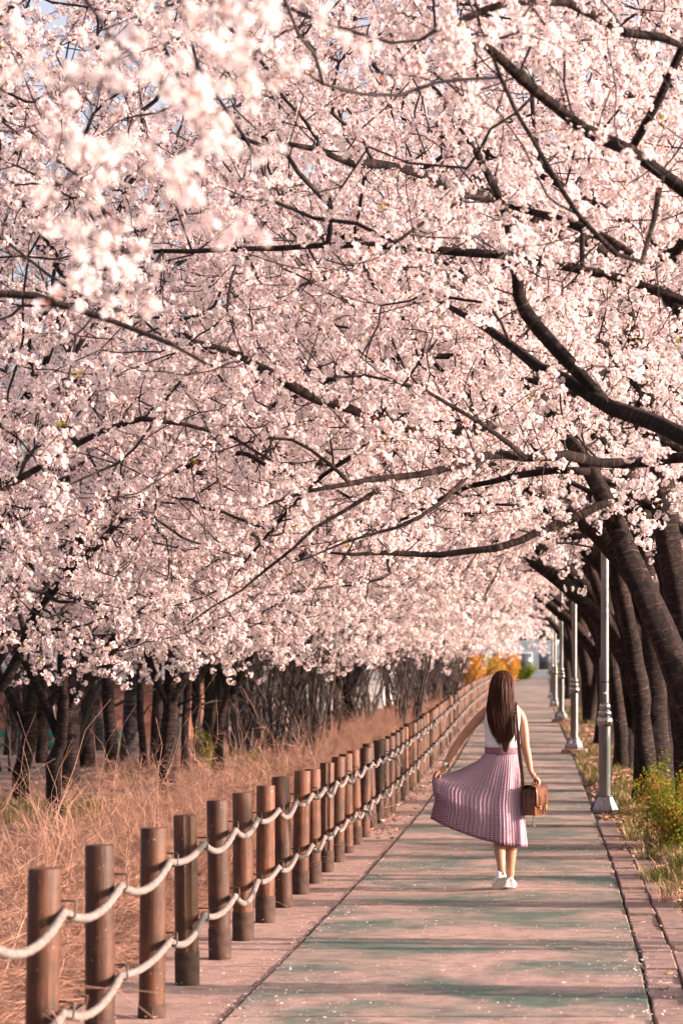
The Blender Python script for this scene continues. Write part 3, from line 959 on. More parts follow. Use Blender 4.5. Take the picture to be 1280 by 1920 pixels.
M['bare_stem'] = noisy('bare_stem', [(.3, (.012, .009, .010)), (.7, (.06, .040, .036))], scale=8, bump_s=0)
def bare_shrub_mesh(seed, nst=9, H=3.6):
    r = random.Random(seed)
    mb = MB(); tw = MB()
    for k in range(nst):
        a = r.uniform(0, 6.28); q = [Vector((math.cos(a) * r.uniform(0, .35), math.sin(a) * r.uniform(0, .35), -.1))]
        d = Vector((math.cos(a) * .28, math.sin(a) * .28, 1)).normalized()
        h = H * r.uniform(.6, 1.1); n = 9
        for j in range(n):
            d = (d + Vector((r.gauss(0, .16), r.gauss(0, .16), r.gauss(.03, .08)))).normalized()
            q.append(q[-1] + d * h / n)
        r0 = r.uniform(.018, .045)
        mb.tube(q, np.linspace(r0, .005, n + 1), 6)
        for j in range(2, n + 1):
            for c in range(r.randint(1, 2)):
                d2 = (d + Vector((r.gauss(0, 1), r.gauss(0, 1), r.gauss(.2, .6)))).normalized()
                L = r.uniform(.3, .8)
                m1 = q[j] + d2 * L * .5 + Vector((r.gauss(0, .06), r.gauss(0, .06), r.gauss(0, .06)))
                e1 = m1 + (d2 + Vector((r.gauss(0, .4), r.gauss(0, .4), r.gauss(0, .4)))) * L * .5
                tw.tube([q[j], m1, e1], [.008, .006, .003], 3, cap=False)
                d3 = (d2 + Vector((r.gauss(0, .7), r.gauss(0, .7), r.gauss(0, .7)))).normalized()
                tw.tube([m1, m1 + d3 * L * .45], [.005, .003], 3, cap=False)
    return mb.mesh('stems', M['bare_stem']), tw.mesh('twigs', M['bare_stem'])
bs = [bare_shrub_mesh(40 + k) for k in range(4)]
r = random.Random(5)
for k in range(26):
    Dd = 40 + 66 * (k / 24) ** 1.1 + r.uniform(-1, 1)
    rel = r.uniform(-5.6, -3.3) if Dd > 55 else r.uniform(-6.5, -4.0)
    if k >= 24: Dd = r.uniform(42, 56); rel = (-.225, -.20, -.18, -.165, -.15, -.14, -.13)[k - 24] * Dd
    X = rel + cx(Dd)
    e = thing('bare_shrub', (X, Dd, ground_z(X, Dd) - .05), ('bare dark shrub of many thin stems in the thicket behind the rope fence' if k < 24 else ('sapling clump of thin bare stems at the left edge of the wood', 'sapling clump of thin bare stems between the forked trunk and the widest grey trunk', 'sapling clump of bare stems left of the reddish-brown trunk', 'sapling clump of bare stems around the reddish-brown trunk')[k - 24]), 'shrub', ('bare shrubs of the thicket behind the fence' if k < 24 else 'bare saplings among the trunks'), r.uniform(0, 6.28))
    e.scale = (1, 1, r.uniform(.8, 1.25))
    a, b2 = bs[k % 4]
    link(bpy.data.objects.new('stems', a), e)['kind'] = 'stuff'
    link(bpy.data.objects.new('twigs', b2), e)['kind'] = 'stuff'

# ------------------------------------------------------------------ BRUSH, GRASS, LEAVES, PETALS
M['dry'] = petal_mat('dry_stem', (.365, .205, .15), (.50, .31, .235), .15)
M['dry_dark'] = petal_mat('dry_stem_dark', (.22, .12, .085), (.36, .20, .15), .05)
def brush_mesh(seed, n=70, H=.85):
    r = random.Random(seed); mb = MB()
    for k in range(n):
        a = r.uniform(0, 6.28); rr = r.uniform(0, .38)
        p = Vector((math.cos(a) * rr, math.sin(a) * rr, -.05))
        a2 = a + r.gauss(0, .8)
        tl_ = r.uniform(.3, 1.6)
        d = Vector((math.cos(a2) * tl_, math.sin(a2) * tl_, 1)).normalized()
        L = H * r.uniform(.6, 1.5); q = [p]; ns = 7
        droop = r.uniform(.10, .50)
        for j in range(ns):
            d = (d + Vector((r.gauss(0, .26), r.gauss(0, .26), -droop * r.uniform(.3, 1.5)))).normalized()
            q.append(q[-1] + d * L / ns)
        m = 0 if r.random() < .8 else 1
        mb.tube(q, np.linspace(r.uniform(.0028, .0048), .0014, ns + 1), 3, m, cap=False)
        for j in range(2, ns):
            if r.random() < .65:
                d2 = (d + Vector((r.gauss(0, .8), r.gauss(0, .8), r.gauss(.1, .6)))).normalized()
                t = q[j] + d2 * r.uniform(.08, .22)
                mb.tube([q[j], t, t + (d2 + Vector((r.gauss(0, .5), r.gauss(0, .5), r.gauss(-.2, .4)))) * .1], [.002, .0016, .001], 3, m, cap=False)
    return mb.mesh('brush_clump', [M['dry'], M['dry_dark']])
BRUSH = scatter_group('brush_scatter', [proto('brush_clump', brush_mesh(60 + k)) for k in range(5)] + [proto('brush_clump', brush_mesh(75 + k, 9, 1.5)) for k in range(2)])
pts, scl = [], []
def brush_fill(d0, d1, per, sc, relmin=-7.5):
    n = int((d1 - d0) * (-2.75 - relmin) * per)
    for i in range(n):
        rel = rng.uniform(relmin, -2.75); Dd = rng.uniform(d0, d1)
        X = rel + cx(Dd)
        if X < -.2395 * Dd - 1.0: continue
        if rel < -4.6 and Dd > 22 and Dd < 44 and rng.random() < .75: continue
        if rel < -5.2 and rng.random() < .5: continue
        k = .88 if rel > -3.5 else (.74 if rel > -4.4 else .50)
        k *= 1 - .35 * smooth(24, 50, Dd)
        if rel > -3.0: k *= .75
        pts.append((X, Dd, ground_z(X, Dd) - .04)); scl.append(sc * k * rng.uniform(.75, 1.25) * (1 + .35 * mnoise.noise(Vector((X * .5, Dd * .3, 1)))))
brush_fill(6.5, 14, 20, .95, -4.6)
brush_fill(14, 26, 17, .95, -7.0)
brush_fill(26, 46, 12, 1.0, -8)
brush_fill(46, 80, 4, 1.1, -9)
rots = np.column_stack([rng.normal(0, .18, len(pts)), rng.normal(0, .18, len(pts)), rng.uniform(0, 6.28, len(pts))])
bi_ = rng.integers(0, 5, len(pts)); bi_[rng.random(len(pts)) < .16] = 5; bi_[rng.random(len(pts)) < .10] = 6
scatter('dry_brush', BRUSH, pts, rots, scl, bi_)

def tuft_mesh(seed, mats, n=26, H=.2):
    r = random.Random(seed); mb = MB()
    for k in range(n):
        a = r.uniform(0, 6.28); rr = r.uniform(0, .09)
        p = Vector((math.cos(a) * rr, math.sin(a) * rr, 0)); a2 = a + r.gauss(0, .6)
        d = Vector((math.cos(a2), math.sin(a2), 0)); h = H * r.uniform(.5, 1.2); s = Vector((-d.y, d.x, 0)) * r.uniform(.003, .005)
        p1 = p + d * h * .25 + Vector((0, 0, h * .65)); p2 = p + d * h * r.uniform(.5, .9) + Vector((0, 0, h * r.uniform(.6, 1)))
        mb.add([p - s, p + s, p1 + s * .8, p1 - s * .8, p2], [(0, 1, 2, 3), (3, 2, 4)], 0 if r.random() < .7 else 1)
    return mb.mesh('grass_tuft', mats, flat=True)
M['grass'] = petal_mat('grass_blade', (.06, .095, .02), (.15, .17, .035), .3)
GRASS = scatter_group('grass_scatter', [proto('grass_tuft', tuft_mesh(k, [M['grass'], M['dry']])) for k in range(3)] + [proto('dry_tuft', tuft_mesh(9, [M['dry'], M['dry_dark']], 30, .3))])
pts, scl, idx = [], [], []
for i in range(1300):
    Dd = 17 + 60 * rng.random() ** 1.3
    rel = .46 + .9 * rng.random() ** 1.2
    v = mnoise.noise(Vector((rel * 1.5, Dd * .45, 5)))
    if v < -.05 or (rel < .62 and Dd < 27): continue
    X = rel + cx(Dd)
    pts.append((X, Dd, gz(Dd) - .05)); scl.append(rng.uniform(.5, 1.1)); idx.append(3 if mnoise.noise(Vector((rel, Dd * .6, 15))) > .3 else rng.integers(0, 3))
for i in range(500):
    x_, y_ = -7.0 + rng.normal(0, .5), 30 + rng.normal(0, 1.2)
    pts.append((x_, y_, -.09)); scl.append(rng.uniform(.5, 1.0)); idx.append(rng.integers(0, 3))
scatter('grass', GRASS, pts, np.column_stack([np.zeros(len(pts)), np.zeros(len(pts)), rng.uniform(0, 6.28, len(pts))]), scl, idx)

def flakes(name, P, size, mats, curl=.35, tilt=.5):
    """many small curled flakes lying about: real quads in one mesh"""
    n = len(P)
    P = np.asarray(P)
    a = rng.uniform(0, 6.28, n); sz = rng.uniform(size[0], size[1], n)
    tx, ty = rng.normal(0, tilt, n) * .5, rng.normal(0, tilt, n) * .5
    V = np.empty((n, 4, 3))
    for k, (u, w) in enumerate(((-1, 0), (0, -.6), (1, 0), (0, .6))):
        lx = (u * np.cos(a) - w * np.sin(a)) * sz; ly = (u * np.sin(a) + w * np.cos(a)) * sz
        V[:, k, 0] = P[:, 0] + lx; V[:, k, 1] = P[:, 1] + ly
        V[:, k, 2] = P[:, 2] + np.abs(lx * tx + ly * ty) + sz * curl * (abs(u)) + .003
    mb = MB(); mb.v = V.reshape(-1, 3).tolist()
    mb.f = [(4 * i, 4 * i + 1, 4 * i + 2, 4 * i + 3) for i in range(n)]
    mb.m = rng.integers(0, len(mats), n).tolist()
    o = mb.build(name, mats, flat=True); o['kind'] = 'stuff'
    return o
M['fallen_petal'] = petal_mat('fallen_petal', (.66, .50, .48), (.80, .67, .65), .2)
P = []
for i in range(15000):
    Dd = 9 + 75 * rng.random() ** 1.8
    rel = rng.uniform(-2.5, .5)
    if rng.random() < .4: rel = rng.choice([-1.72, .36]) + rng.normal(0, .12)
    dens = mnoise.noise(Vector((rel * 1.2, Dd * .5, 2)))
    if rng.random() > .55 + dens: continue
    P.append((rel + cx(Dd), Dd, gz(Dd) + .004))
flakes('fallen_petals', P, (.005, .0105), [M['fallen_petal']], .2)
M['dead_leaf'] = petal_mat('dead_leaf', (.20, .10, .055), (.38, .22, .15), .1)
M['dead_leaf2'] = petal_mat('dead_leaf_pale', (.42, .27, .21), (.55, .38, .32), .1)
G_ = []
P = []
for i in range(15000):
    Dd = 11 + 50 * rng.random() ** 1.4
    rel = .42 + .95 * rng.random() ** .8
    if rel < .72 and Dd < 22 and rng.random() < .88: continue
    P.append((rel + cx(Dd), Dd, gz(Dd) - .035 + .02 * rng.random()))
for i in range(5000):
    x_, y_ = rng.uniform(-9, -4.2), rng.uniform(24, 52)
    P.append((x_, y_, ground_z(x_, y_) - .05 + .03 * rng.random()))
for i in range(900):
    Dd = 24 + 60 * rng.random(); rel = -1.75 - abs(rng.normal(0, .25))
    P.append((rel + cx(Dd), Dd, gz(Dd) + .002))
for i in range(1500):
    Dd = 9 + 40 * rng.random() ** 1.5
    side = rng.random() < .6
    rel = (-1.712 if side else .365) + rng.normal(0, .022)
    if mnoise.noise(Vector((Dd * .9, side * 9, 3))) < -.15: continue
    G_.append((rel + cx(Dd), Dd, gz(Dd) + .001))
flakes('seam_debris', G_, (.004, .013), [M['joint'], M['dry_dark'], M['joint']], .25, .4)
flakes('fallen_leaves', P, (.016, .04), [M['dead_leaf'], M['dead_leaf2'], M['dead_leaf']], .5, .8)

# ------------------------------------------------------------------ SHRUBS
def leaf_clump(seed, mats, weights, n=60, rad=.16, size=(.018, .03)):
    r = random.Random(seed); mb = MB()
    for k in range(n):
        v = Vector((r.gauss(0, 1), r.gauss(0, 1), r.gauss(0, 1))).normalized() * rad * r.random() ** .5
        nrm = Vector((r.gauss(0, 1), r.gauss(0, 1), r.gauss(.4, 1))).normalized(); s = nrm.orthogonal().normalized()
        if r.random() < .5: s = s.cross(nrm)
        t = s.cross(nrm); L = r.uniform(*size)
        m = r.choices(range(len(mats)), weights)[0]
        mb.add([v - s * L, v + t * L * .5 + nrm * L * .2, v + s * L, v - t * L * .5 + nrm * L * .2], [(0, 1, 2, 3)], m)
    return mb.mesh('leaf_clump', mats, flat=True)
LEAFY = scatter_group('leaf_scatter',
    [proto('leaf_clump', leaf_clump(1, [M['green_leaf'], M['leaf']], [8, 2], 46, .15)),
     proto('leaf_clump', leaf_clump(2, [M['orange_flower'], M['green_leaf'], M['leaf']], [6, 2, 2], 44, .15)),
     proto('leaf_clump', leaf_clump(3, [M['orange_flower'], M['gold_leaf']], [5, 4], 70, .2, (.02, .04))),
     proto('leaf_clump', leaf_clump(4, [M['leaf'], M['green_leaf']], [3, 2], 22, .13, (.016, .028))),
     proto('leaf_clump', leaf_clump(5, [M['green_leaf']], [1], 110, .22, (.02, .035)))])
def shrub(name, loc, rx, ry, h, label, cat, kinds, weights, n, cs=1.0, seed=1, group=None, stems=14, low=.05):
    r = random.Random(seed)
    e = thing(name, loc, label, cat, group)
    mb = MB(); P = []
    for k in range(stems):
        a = r.uniform(0, 6.28); q = [Vector((r.gauss(0, .06) * rx, r.gauss(0, .06) * ry, -.08))]
        d = Vector((math.cos(a) * rx, math.sin(a) * ry, h * r.uniform(.8, 1.5))).normalized()
        L = h * r.uniform(.8, 1.1)
        for j in range(7):
            d = (d + Vector((r.gauss(0, .12), r.gauss(0, .12), -.03))).normalized()
            q.append(q[-1] + d * L / 7)
        mb.tube(q, np.linspace(.008, .002, 8), 4)
        P += q[2:]
    mb.build('stems', M['dry_dark'], e)['kind'] = 'stuff'
    while len(P) < n:
        a = r.uniform(0, 6.28); z = low + (1 - low) * r.random() ** .8
        k = math.sqrt(max(0, 1 - max(0, z - .35) ** 2 / .45)) * r.random() ** .4
        P.append(Vector((math.cos(a) * rx * k, math.sin(a) * ry * k, z * h * (.85 + .3 * r.random()))))
    P = P[-n:] if len(P) > n else P
    P = np.array([tuple(p) for p in P])
    n = len(P)
    scatter('foliage', LEAFY, P, rng.uniform(0, 6.28, (n, 3)), rng.uniform(.7, 1.2, n) * cs, rng.choice(kinds, n, p=np.array(weights) / sum(weights)), e)
    return e
p_ = at(1262, 1560, 23.0)
shrub('flowering_shrub', (.97, 23.0, -.06), .40, .55, .96, 'green shrub dotted with orange and yellow flowers at the right edge of the path', 'shrub', [0, 1, 3], [4, 2.4, 2.5], 200, .8, 3, stems=30)
shrub('flowering_shrub', (1.08, 20.9, -.06), .26, .35, .32, 'low green plant in front of the orange-flowered shrub, beside the path edging', 'shrub', [0, 3], [3, 2], 60, .6, 4, stems=10)
for k, (x, w, h, lab) in enumerate(((882, .85, 1.75, 'bright orange forsythia bush closest to the thicket end of the fence'), (915, .95, 1.5, 'yellow-green and orange bush in the middle of the far bushes'), (946, .95, 1.9, 'bright orange bush seen above the head of the walking woman'))):
    Dd = (124, 136, 154)[k]; X = (x - 1084) * Dd / 4533
    shrub('forsythia_bush', (X, Dd, gz(Dd)), w, w, h, lab, 'bush', [2, 1, 3], ([6, 1, 1], [2, 2, 4], [6, 1, 1])[k], 150, 1.9, 20 + k, 'orange bushes where the fence bends')
for k, (x, y, Dd, h, lab) in enumerate(((400, 1400, 38, .75, 'yellow-green leafy sprouts at the edge of the wood, the tallest in the brush'), (462, 1420, 36, .5, 'small yellow-green sprouts in the brush below the pair of dark trunks'), (205, 1500, 26, .30, 'low green sprouts in the brush beneath the widest grey trunk'), (545, 1420, 34, .45, 'small green sprouts in the brush before the thick pale trunks'))):
    X = (x - 1084) * Dd / 4533
    shrub('green_sprout', (X, Dd, ground_z(X, Dd) + .12), .25, .25, h, lab, 'plant', [3], [1], 18, .8, 30 + k, 'green sprouts in the dry brush', stems=5)
for k, (x, Dd, w, h, lab) in enumerate(((372, 92, 1.5, 1.35, 'clipped green hedge block behind the red bin and pale road'), (440, 95, 1.6, 1.6, 'taller green hedge block behind the pair of dark trunks'))):
    X = (x - 1084) * Dd / 4533
    shrub('hedge', (X, Dd, ground_z(X, Dd)), w, .6, h, lab, 'hedge', [4], [1], 260, 1.2, 40 + k, stems=10, low=0)

# ------------------------------------------------------------------ ROPE FENCE
def wood_mat():
    m, nt, b, o = new_mat('stained_post_wood')
    tc = N(nt, 'ShaderNodeTexCoord'); oi = N(nt, 'ShaderNodeObjectInfo')
    addv = N(nt, 'ShaderNodeVectorMath', operation='ADD')
    sc_ = N(nt, 'ShaderNodeVectorMath', operation='SCALE'); sc_.inputs[0].default_value = (7, 5, 3)
    nt.links.new(oi.outputs['Random'], sc_.inputs['Scale'])
    nt.links.new(tc.outputs['Object'], addv.inputs[0]); nt.links.new(sc_.outputs[0], addv.inputs[1])
    mp = N(nt, 'ShaderNodeMapping'); mp.inputs['Scale'].default_value = (26, 26, 2.2)
    nt.links.new(addv.outputs[0], mp.inputs[0])
    a = N(nt, 'ShaderNodeTexNoise', Scale=1.5, Detail=6, Roughness=.65); nt.links.new(mp.outputs[0], a.inputs['Vector'])
    c = N(nt, 'ShaderNodeTexNoise', Scale=5, Detail=6, Roughness=.7); nt.links.new(addv.outputs[0], c.inputs['Vector'])
    sp = N(nt, 'ShaderNodeTexNoise', Scale=70, Detail=2); nt.links.new(addv.outputs[0], sp.inputs['Vector'])
    base = ramp(nt, a.outputs[0], [(.3, (.040, .0145, .008)), (.5, (.090, .032, .015)), (.72, (.155, .060, .029))])
    dirt = ramp(nt, c.outputs[0], [(.36, (.45, .42, .42)), (.60, (1, 1, 1))])
    col = mix(nt, 1.0, base, dirt, 'MULTIPLY')
    tint = ramp(nt, oi.outputs['Random'], [(0, (.62, .55, .52)), (.5, (1, .95, .9)), (1, (1.35, 1.25, 1.1))])
    col = mix(nt, 1.0, col, tint, 'MULTIPLY')
    spm = ramp(nt, sp.outputs[0], [(.70, (0, 0, 0)), (.76, (1, 1, 1))])
    nt.links.new(mix(nt, spm, col, (.36, .24, .17)), b.inputs['Base Color'])
    b.inputs['Roughness'].default_value = .62
    b.inputs['Specular IOR Level'].default_value = .35
    bump(nt, b, a.outputs[0], .5, .01)
    return m
M['post'] = wood_mat()
M['sleeve'] = noisy('post_foot_sleeve', [(.3, (.024, .012, .009)), (.7, (.068, .034, .024))], scale=20)
M['iron'] = noisy('dark_iron', [(.3, (.03, .025, .025)), (.7, (.09, .07, .065))], scale=30, metallic=.6, rough=.5, bump_s=0)
M['rope'] = noisy('white_rope', [(.3, (.085, .062, .056)), (.6, (.19, .155, .145))], scale=45, rough=.9, bump_s=.4)

PR, PH = .063, .905
def post_mesh(kind):
    mb = MB(); sd = 20
    prof = [(PR * .985, -.05), (PR, .3), (PR * .99, .6), (PR * .985, PH - .010), (PR * .93, PH - .001), (PR * .4, PH + .001)]
    vs, fs = [], []
    for rr, z in prof:
        for k in range(sd):
            a = 2 * math.pi * k / sd
            q = rr
            if kind == 1 and k in (16,): q = rr * .86
            vs.append((q * math.cos(a), q * math.sin(a), z))
    for i in range(len(prof) - 1):
        for k in range(sd):
            k2 = (k + 1) % sd
            fs.append((i * sd + k, i * sd + k2, (i + 1) * sd + k2, (i + 1) * sd + k))
    fs.append(tuple((len(prof) - 1) * sd + k for k in range(sd)))
    mb.add(vs, fs)
    return mb
def make_post(kind):
    e = thing('fence_post', (0, 0, 0), 'post', 'post', 'brown posts of the rope fence')
    o = post_mesh(kind).build('post_body', M['post'], e); smooth_angle(o, 35)
    mb = MB(); mb.lathe([(PR + .004, -.06), (PR + .004, .165 if kind != 2 else .05), (PR - .006, .168 if kind != 2 else .053)], 20)
    o = mb.build('foot_sleeve', M['sleeve'], e); smooth_angle(o, 35)
    for z in (.745, .36):
        h = MB(); x0 = PR - .01
        h.tube([(x0, .018, z + .035), (x0 + .058, .018, z + .035), (x0 + .064, .016, z + .028), (x0 + .064, .014, z - .02), (x0 + .058, .014, z - .028), (x0, .014, z - .028)], .0042, 6)
        h.build('hook', M['iron'], e)
    if kind == 1:
        for z in (.70, .30):
            b_ = MB(); a = 2 * math.pi * 16 / 20 + .3
            b_.lathe([(.009, -.002), (.009, .006), (.005, .009)], 8)
            o = b_.build('bolt', M['iron'], e)
            o.rotation_euler = (R(90), 0, a + R(90)); o.location = (PR * math.cos(a), PR * math.sin(a), z)
    return e
protos = [make_post(k) for k in range(3)]
ordinals = 'first second third fourth fifth sixth seventh eighth ninth tenth eleventh twelfth thirteenth fourteenth fifteenth sixteenth seventeenth eighteenth nineteenth twentieth'.split()
tens = ['twenty', 'thirty', 'forty', 'fifty', 'sixty']
def ordinal(n):
    if n <= 20: return ordinals[n - 1]
    t, u = divmod(n, 10)
    return tens[t - 2] + '-' + ordinals[u - 1] if u else {30: 'thirtieth', 40: 'fortieth', 50: 'fiftieth', 60: 'sixtieth'}[n]
postD = [9.25, 10.4, 11.75, 13.0, 14.15, 15.15, 16.25, 17.3, 18.35, 19.3]
while postD[-1] < 128: postD.append(postD[-1] + 1.10)
FX = [(-50, -2.06), (11, -2.055), (13, -2.10), (19, -2.07), (40, -2.10), (200, -2.12)]
def fence_x(D): return cx(D) + float(np.interp(D, [a for a, b in FX], [b for a, b in FX]))
used = [False] * 3
r = random.Random(3)
kinds = [0, 0, 2, 1, 0, 0, 0, 2, 0, 0]
for k, Dd in enumerate(postD):
    kd = kinds[k] if k < len(kinds) else r.choices([0, 2, 1], [5, 5, 1])[0]
    if not used[kd]: e = protos[kd]; used[kd] = True
    else: e = copy_tree(protos[kd])
    e.location = (fence_x(Dd), Dd, gz(Dd))
    e.rotation_euler = (r.gauss(0, .014), r.gauss(0, .014), r.uniform(-.12, .12))
    e.scale = (1, 1, r.uniform(.985, 1.02))
    if k == 3: e['label'] = 'dark brown fence post with a vertical groove and bolts, fourth from the camera'
    elif k < 45: e['label'] = f'brown wooden fence post with white rope, {ordinal(k + 1)} from the camera end'
    else: e['label'] = 'tiny distant brown fence post beyond the walking woman'
# hooks sit on the path side of every post
ropeD = [8.1] + postD
M['rope_strand'] = M['rope']
for z0, name in ((.745, 'upper'), (.36, 'lower')):
    e = None
    mb = MB(); pts, rr = [], []
    for a in range(len(ropeD) - 1):
        d0, d1 = ropeD[a], ropeD[a + 1]
        n = 34 if d0 < 24 else (14 if d0 < 55 else 5)
        sag = random.uniform(.035, .09) + (.03 if random.random() < .12 else 0)
        for j in range(n):
            t = j / n; Dd = d0 * (1 - t) + d1 * t
            x = (fence_x(d0) * (1 - t) + fence_x(d1) * t) + PR + .026
            z = gz(d0) * (1 - t) + gz(d1) * t + z0 - .004 - sag * 4 * t * (1 - t)
            pts.append((x, Dd, z))
    tw = lambda i, a: .80 + .32 * np.abs(np.cos(1.5 * a + i * 1.0))
    mb.tube(pts, .0172, 12, prof=tw)
    o = mb.build('rope', M['rope'])
    tag(o, f'thick white rope sagging from post to post along the fence, the {name} of two', 'rope', 'white ropes of the fence')
# loose knot ends
for Dd, z0, lab in ((23.0, .36, 'frayed white rope end hanging from the lower rope near the middle of the fence'), (27.6, .70, 'frayed white rope end hanging from the upper rope left of the woman')):
    mb = MB(); x = fence_x(Dd) + PR + .05; z = gz(Dd) + z0
    for k in range(5):
        mb.tube([(x - .01, Dd, z), (x + .03 + k * .012, Dd - .02 * k, z - .01), (x + .05 + k * .02, Dd - .03 * k, z - .07 - random.random() * .05)], [.012, .009, .004], 5)
    tag(mb.build('rope_end', M['rope']), lab, 'rope end', 'loose rope ends', 'stuff')

# ------------------------------------------------------------------ LAMP POSTS
M['steel'] = noisy('brushed_steel', [(.3, (.14, .135, .14)), (.7, (.27, .26, .265))], scale=6, stretch=(1, 1, .2), metallic=.95, rough=.30, bump_s=.02)
M['polished'] = noisy('polished_steel', [(.3, (.26, .25, .255)), (.7, (.40, .385, .385))], scale=20, metallic=1.0, rough=.14, bump_s=.04)
M['black_band'] = noisy('black_tape', [(.3, (.012, .012, .014)), (.7, (.03, .03, .03))], scale=20, bump_s=0)
M['sticker'] = noisy('pale_sticker', [(.3, (.55, .52, .50)), (.7, (.70, .66, .62))], scale=20, bump_s=0)
def lamp_post(first=True):
    e = thing('lamp_post', (0, 0, 0), 'lamp', 'lamp post', 'steel lamp posts along the path')
    mb = MB(); mb.lathe([(.190, -.06), (.190, .022), (.182, .026), (.102, .182), (.098, .190)], 8, phase=R(22.5))
    o = mb.build('base', M['polished'], e, flat=True)
    mb = MB(); mb.box((0, 0, 0), (.23, .23, .05), bevel=.01); mb.build('footing', M['strip'], e, loc=(0, 0, -.075))
    for k in range(8):
        a = R(22.5 + 45 * k); mb = MB()
        mb.tube([(.187 * math.cos(a), .187 * math.sin(a), .026), (.104 * math.cos(a), .104 * math.sin(a), .186)], .006, 6)
        mb.build('rib', M['steel'], e)
    mb = MB(); mb.lathe([(.104, .186), (.104, .196), (.078, .199)], 24); smooth_angle(mb.build('base_ring', M['steel'], e), 30)
    mb = MB(); mb.lathe([(.0745, .190), (.0745, 1.03)], 24); smooth_angle(mb.build('lower_pole', M['steel'], e), 30)
    mb = MB(); mb.lathe([(.076, 1.02), (.088, 1.035), (.099, 1.06), (.099, 1.095), (.090, 1.125), (.070, 1.142)], 24); smooth_angle(mb.build('collar', M['polished'], e), 50)
    mb = MB(); mb.lathe([(.066, 1.14), (.080, 1.155), (.083, 1.18), (.076, 1.205), (.060, 1.214)], 24); smooth_angle(mb.build('collar', M['polished'], e), 50)
    mb = MB(); mb.lathe([(.058, 1.212), (.068, 1.228), (.070, 1.26), (.064, 1.29), (.050, 1.304)], 24); smooth_angle(mb.build('collar', M['polished'], e), 50)
    mb = MB(); mb.lathe([(.0485, 1.30), (.047, 3.52)], 20); smooth_angle(mb.build('upper_pole', M['steel'], e), 30)
    mb = MB(); mb.lathe([(.05, 3.40), (.062, 3.41), (.062, 3.47), (.05, 3.48)], 20); smooth_angle(mb.build('top_ring', M['black_band'], e), 30)
    mb = MB(); mb.lathe([(.048, 3.52), (.11, 3.55), (.15, 3.62), (.16, 3.76), (.12, 3.90), (.03, 3.96)], 20); mb.build('lamp_shade', M['sticker'], e)
    return e
lp = lamp_post()
labs = ['steel lamp post nearest to the camera, thin conduit and black band on its pole', 'steel lamp post second from the camera, to the right of the woman', 'steel lamp post third from the camera', 'steel lamp post fourth from the camera, close behind the third', 'most distant steel lamp post, at the end of the lamp row']
for k, (Dd, rel) in enumerate(((29.0, .50), (45.2, .42), (62.5, .43), (79, .44), (96, .46))):
    e = lp if k == 0 else copy_tree(lp)
    e.location = (cx(Dd) + rel, Dd, gz(Dd) + (.0, .10, .10, .05, .05)[k]); e.rotation_euler = (0, 0, R((3, -4, 6, 2, 0)[k]))
    e['label'] = labs[k]
mb = MB(); mb.box((-.056, -.01, 1.57), (.008, .01, .27), bevel=.003); mb.build('conduit', M['steel'], lp)
mb = MB(); mb.lathe([(.0495, 1.545), (.0495, 1.562)], 20); mb.build('band', M['black_band'], lp)
mb = MB(); mb.add([(.0492 * math.sin(a), -.0492 * math.cos(a), z) for z in (1.41, 1.435) for a in np.linspace(-.55, .35, 6)], [(k, k + 1, k + 7, k + 6) for k in range(5)]); mb.build('sticker', M['sticker'], lp)

# ------------------------------------------------------------------ THE WALKING WOMAN
WX, WY = -.56, 18.5
def skin_mesh(verts, edges, radii, root=0, sub=2):
    me = bpy.data.meshes.new('skin_source')
    me.from_pydata([tuple(v) for v in verts], edges, [])
    o = bpy.data.objects.new('skin_source', me)
    COL.objects.link(o)
    o.modifiers.new('skin', 'SKIN').use_smooth_shade = True
    if not me.skin_vertices: 
        bm = bmesh.new(); bm.from_mesh(me); bm.verts.layers.skin.verify(); bm.to_mesh(me); bm.free()
    for i, sv in enumerate(me.skin_vertices[0].data):
        rr = radii[i]
        sv.radius = rr if isinstance(rr, tuple) else (rr, rr)
        sv.use_root = (i == root)
    s = o.modifiers.new('sub', 'SUBSURF'); s.levels = s.render_levels = sub
    bpy.context.view_layer.update()
    dg = bpy.context.evaluated_depsgraph_get()
    out = bpy.data.meshes.new_from_object(o.evaluated_get(dg))
    bpy.data.objects.remove(o); bpy.data.meshes.remove(me)
    return out

def join_meshes(name, meshes, mat):
    bm = bmesh.new()
    for m in meshes: bm.from_mesh(m)
    me = bpy.data.meshes.new(name)
    bm.to_mesh(me); bm.free()
    me.materials.clear(); me.materials.append(mat)
    me.polygons.foreach_set('material_index', [0] * len(me.polygons))
    me.polygons.foreach_set('use_smooth', [True] * len(me.polygons))
    for m in meshes: bpy.data.meshes.remove(m)
    return me

m, nt, b, o_ = new_mat('skin'); M['skin'] = m
tc = N(nt, 'ShaderNodeTexCoord'); nz = N(nt, 'ShaderNodeTexNoise', Scale=14, Detail=4)
nt.links.new(tc.outputs['Object'], nz.inputs['Vector'])
nt.links.new(ramp(nt, nz.outputs[0], [(.3, (.34, .155, .09)), (.7, (.41, .20, .125))]), b.inputs['Base Color'])
b.inputs['Roughness'].default_value = .5
b.inputs['Subsurface Weight'].default_value = .12
b.inputs['Subsurface Radius'].default_value = (.01, .004, .002)

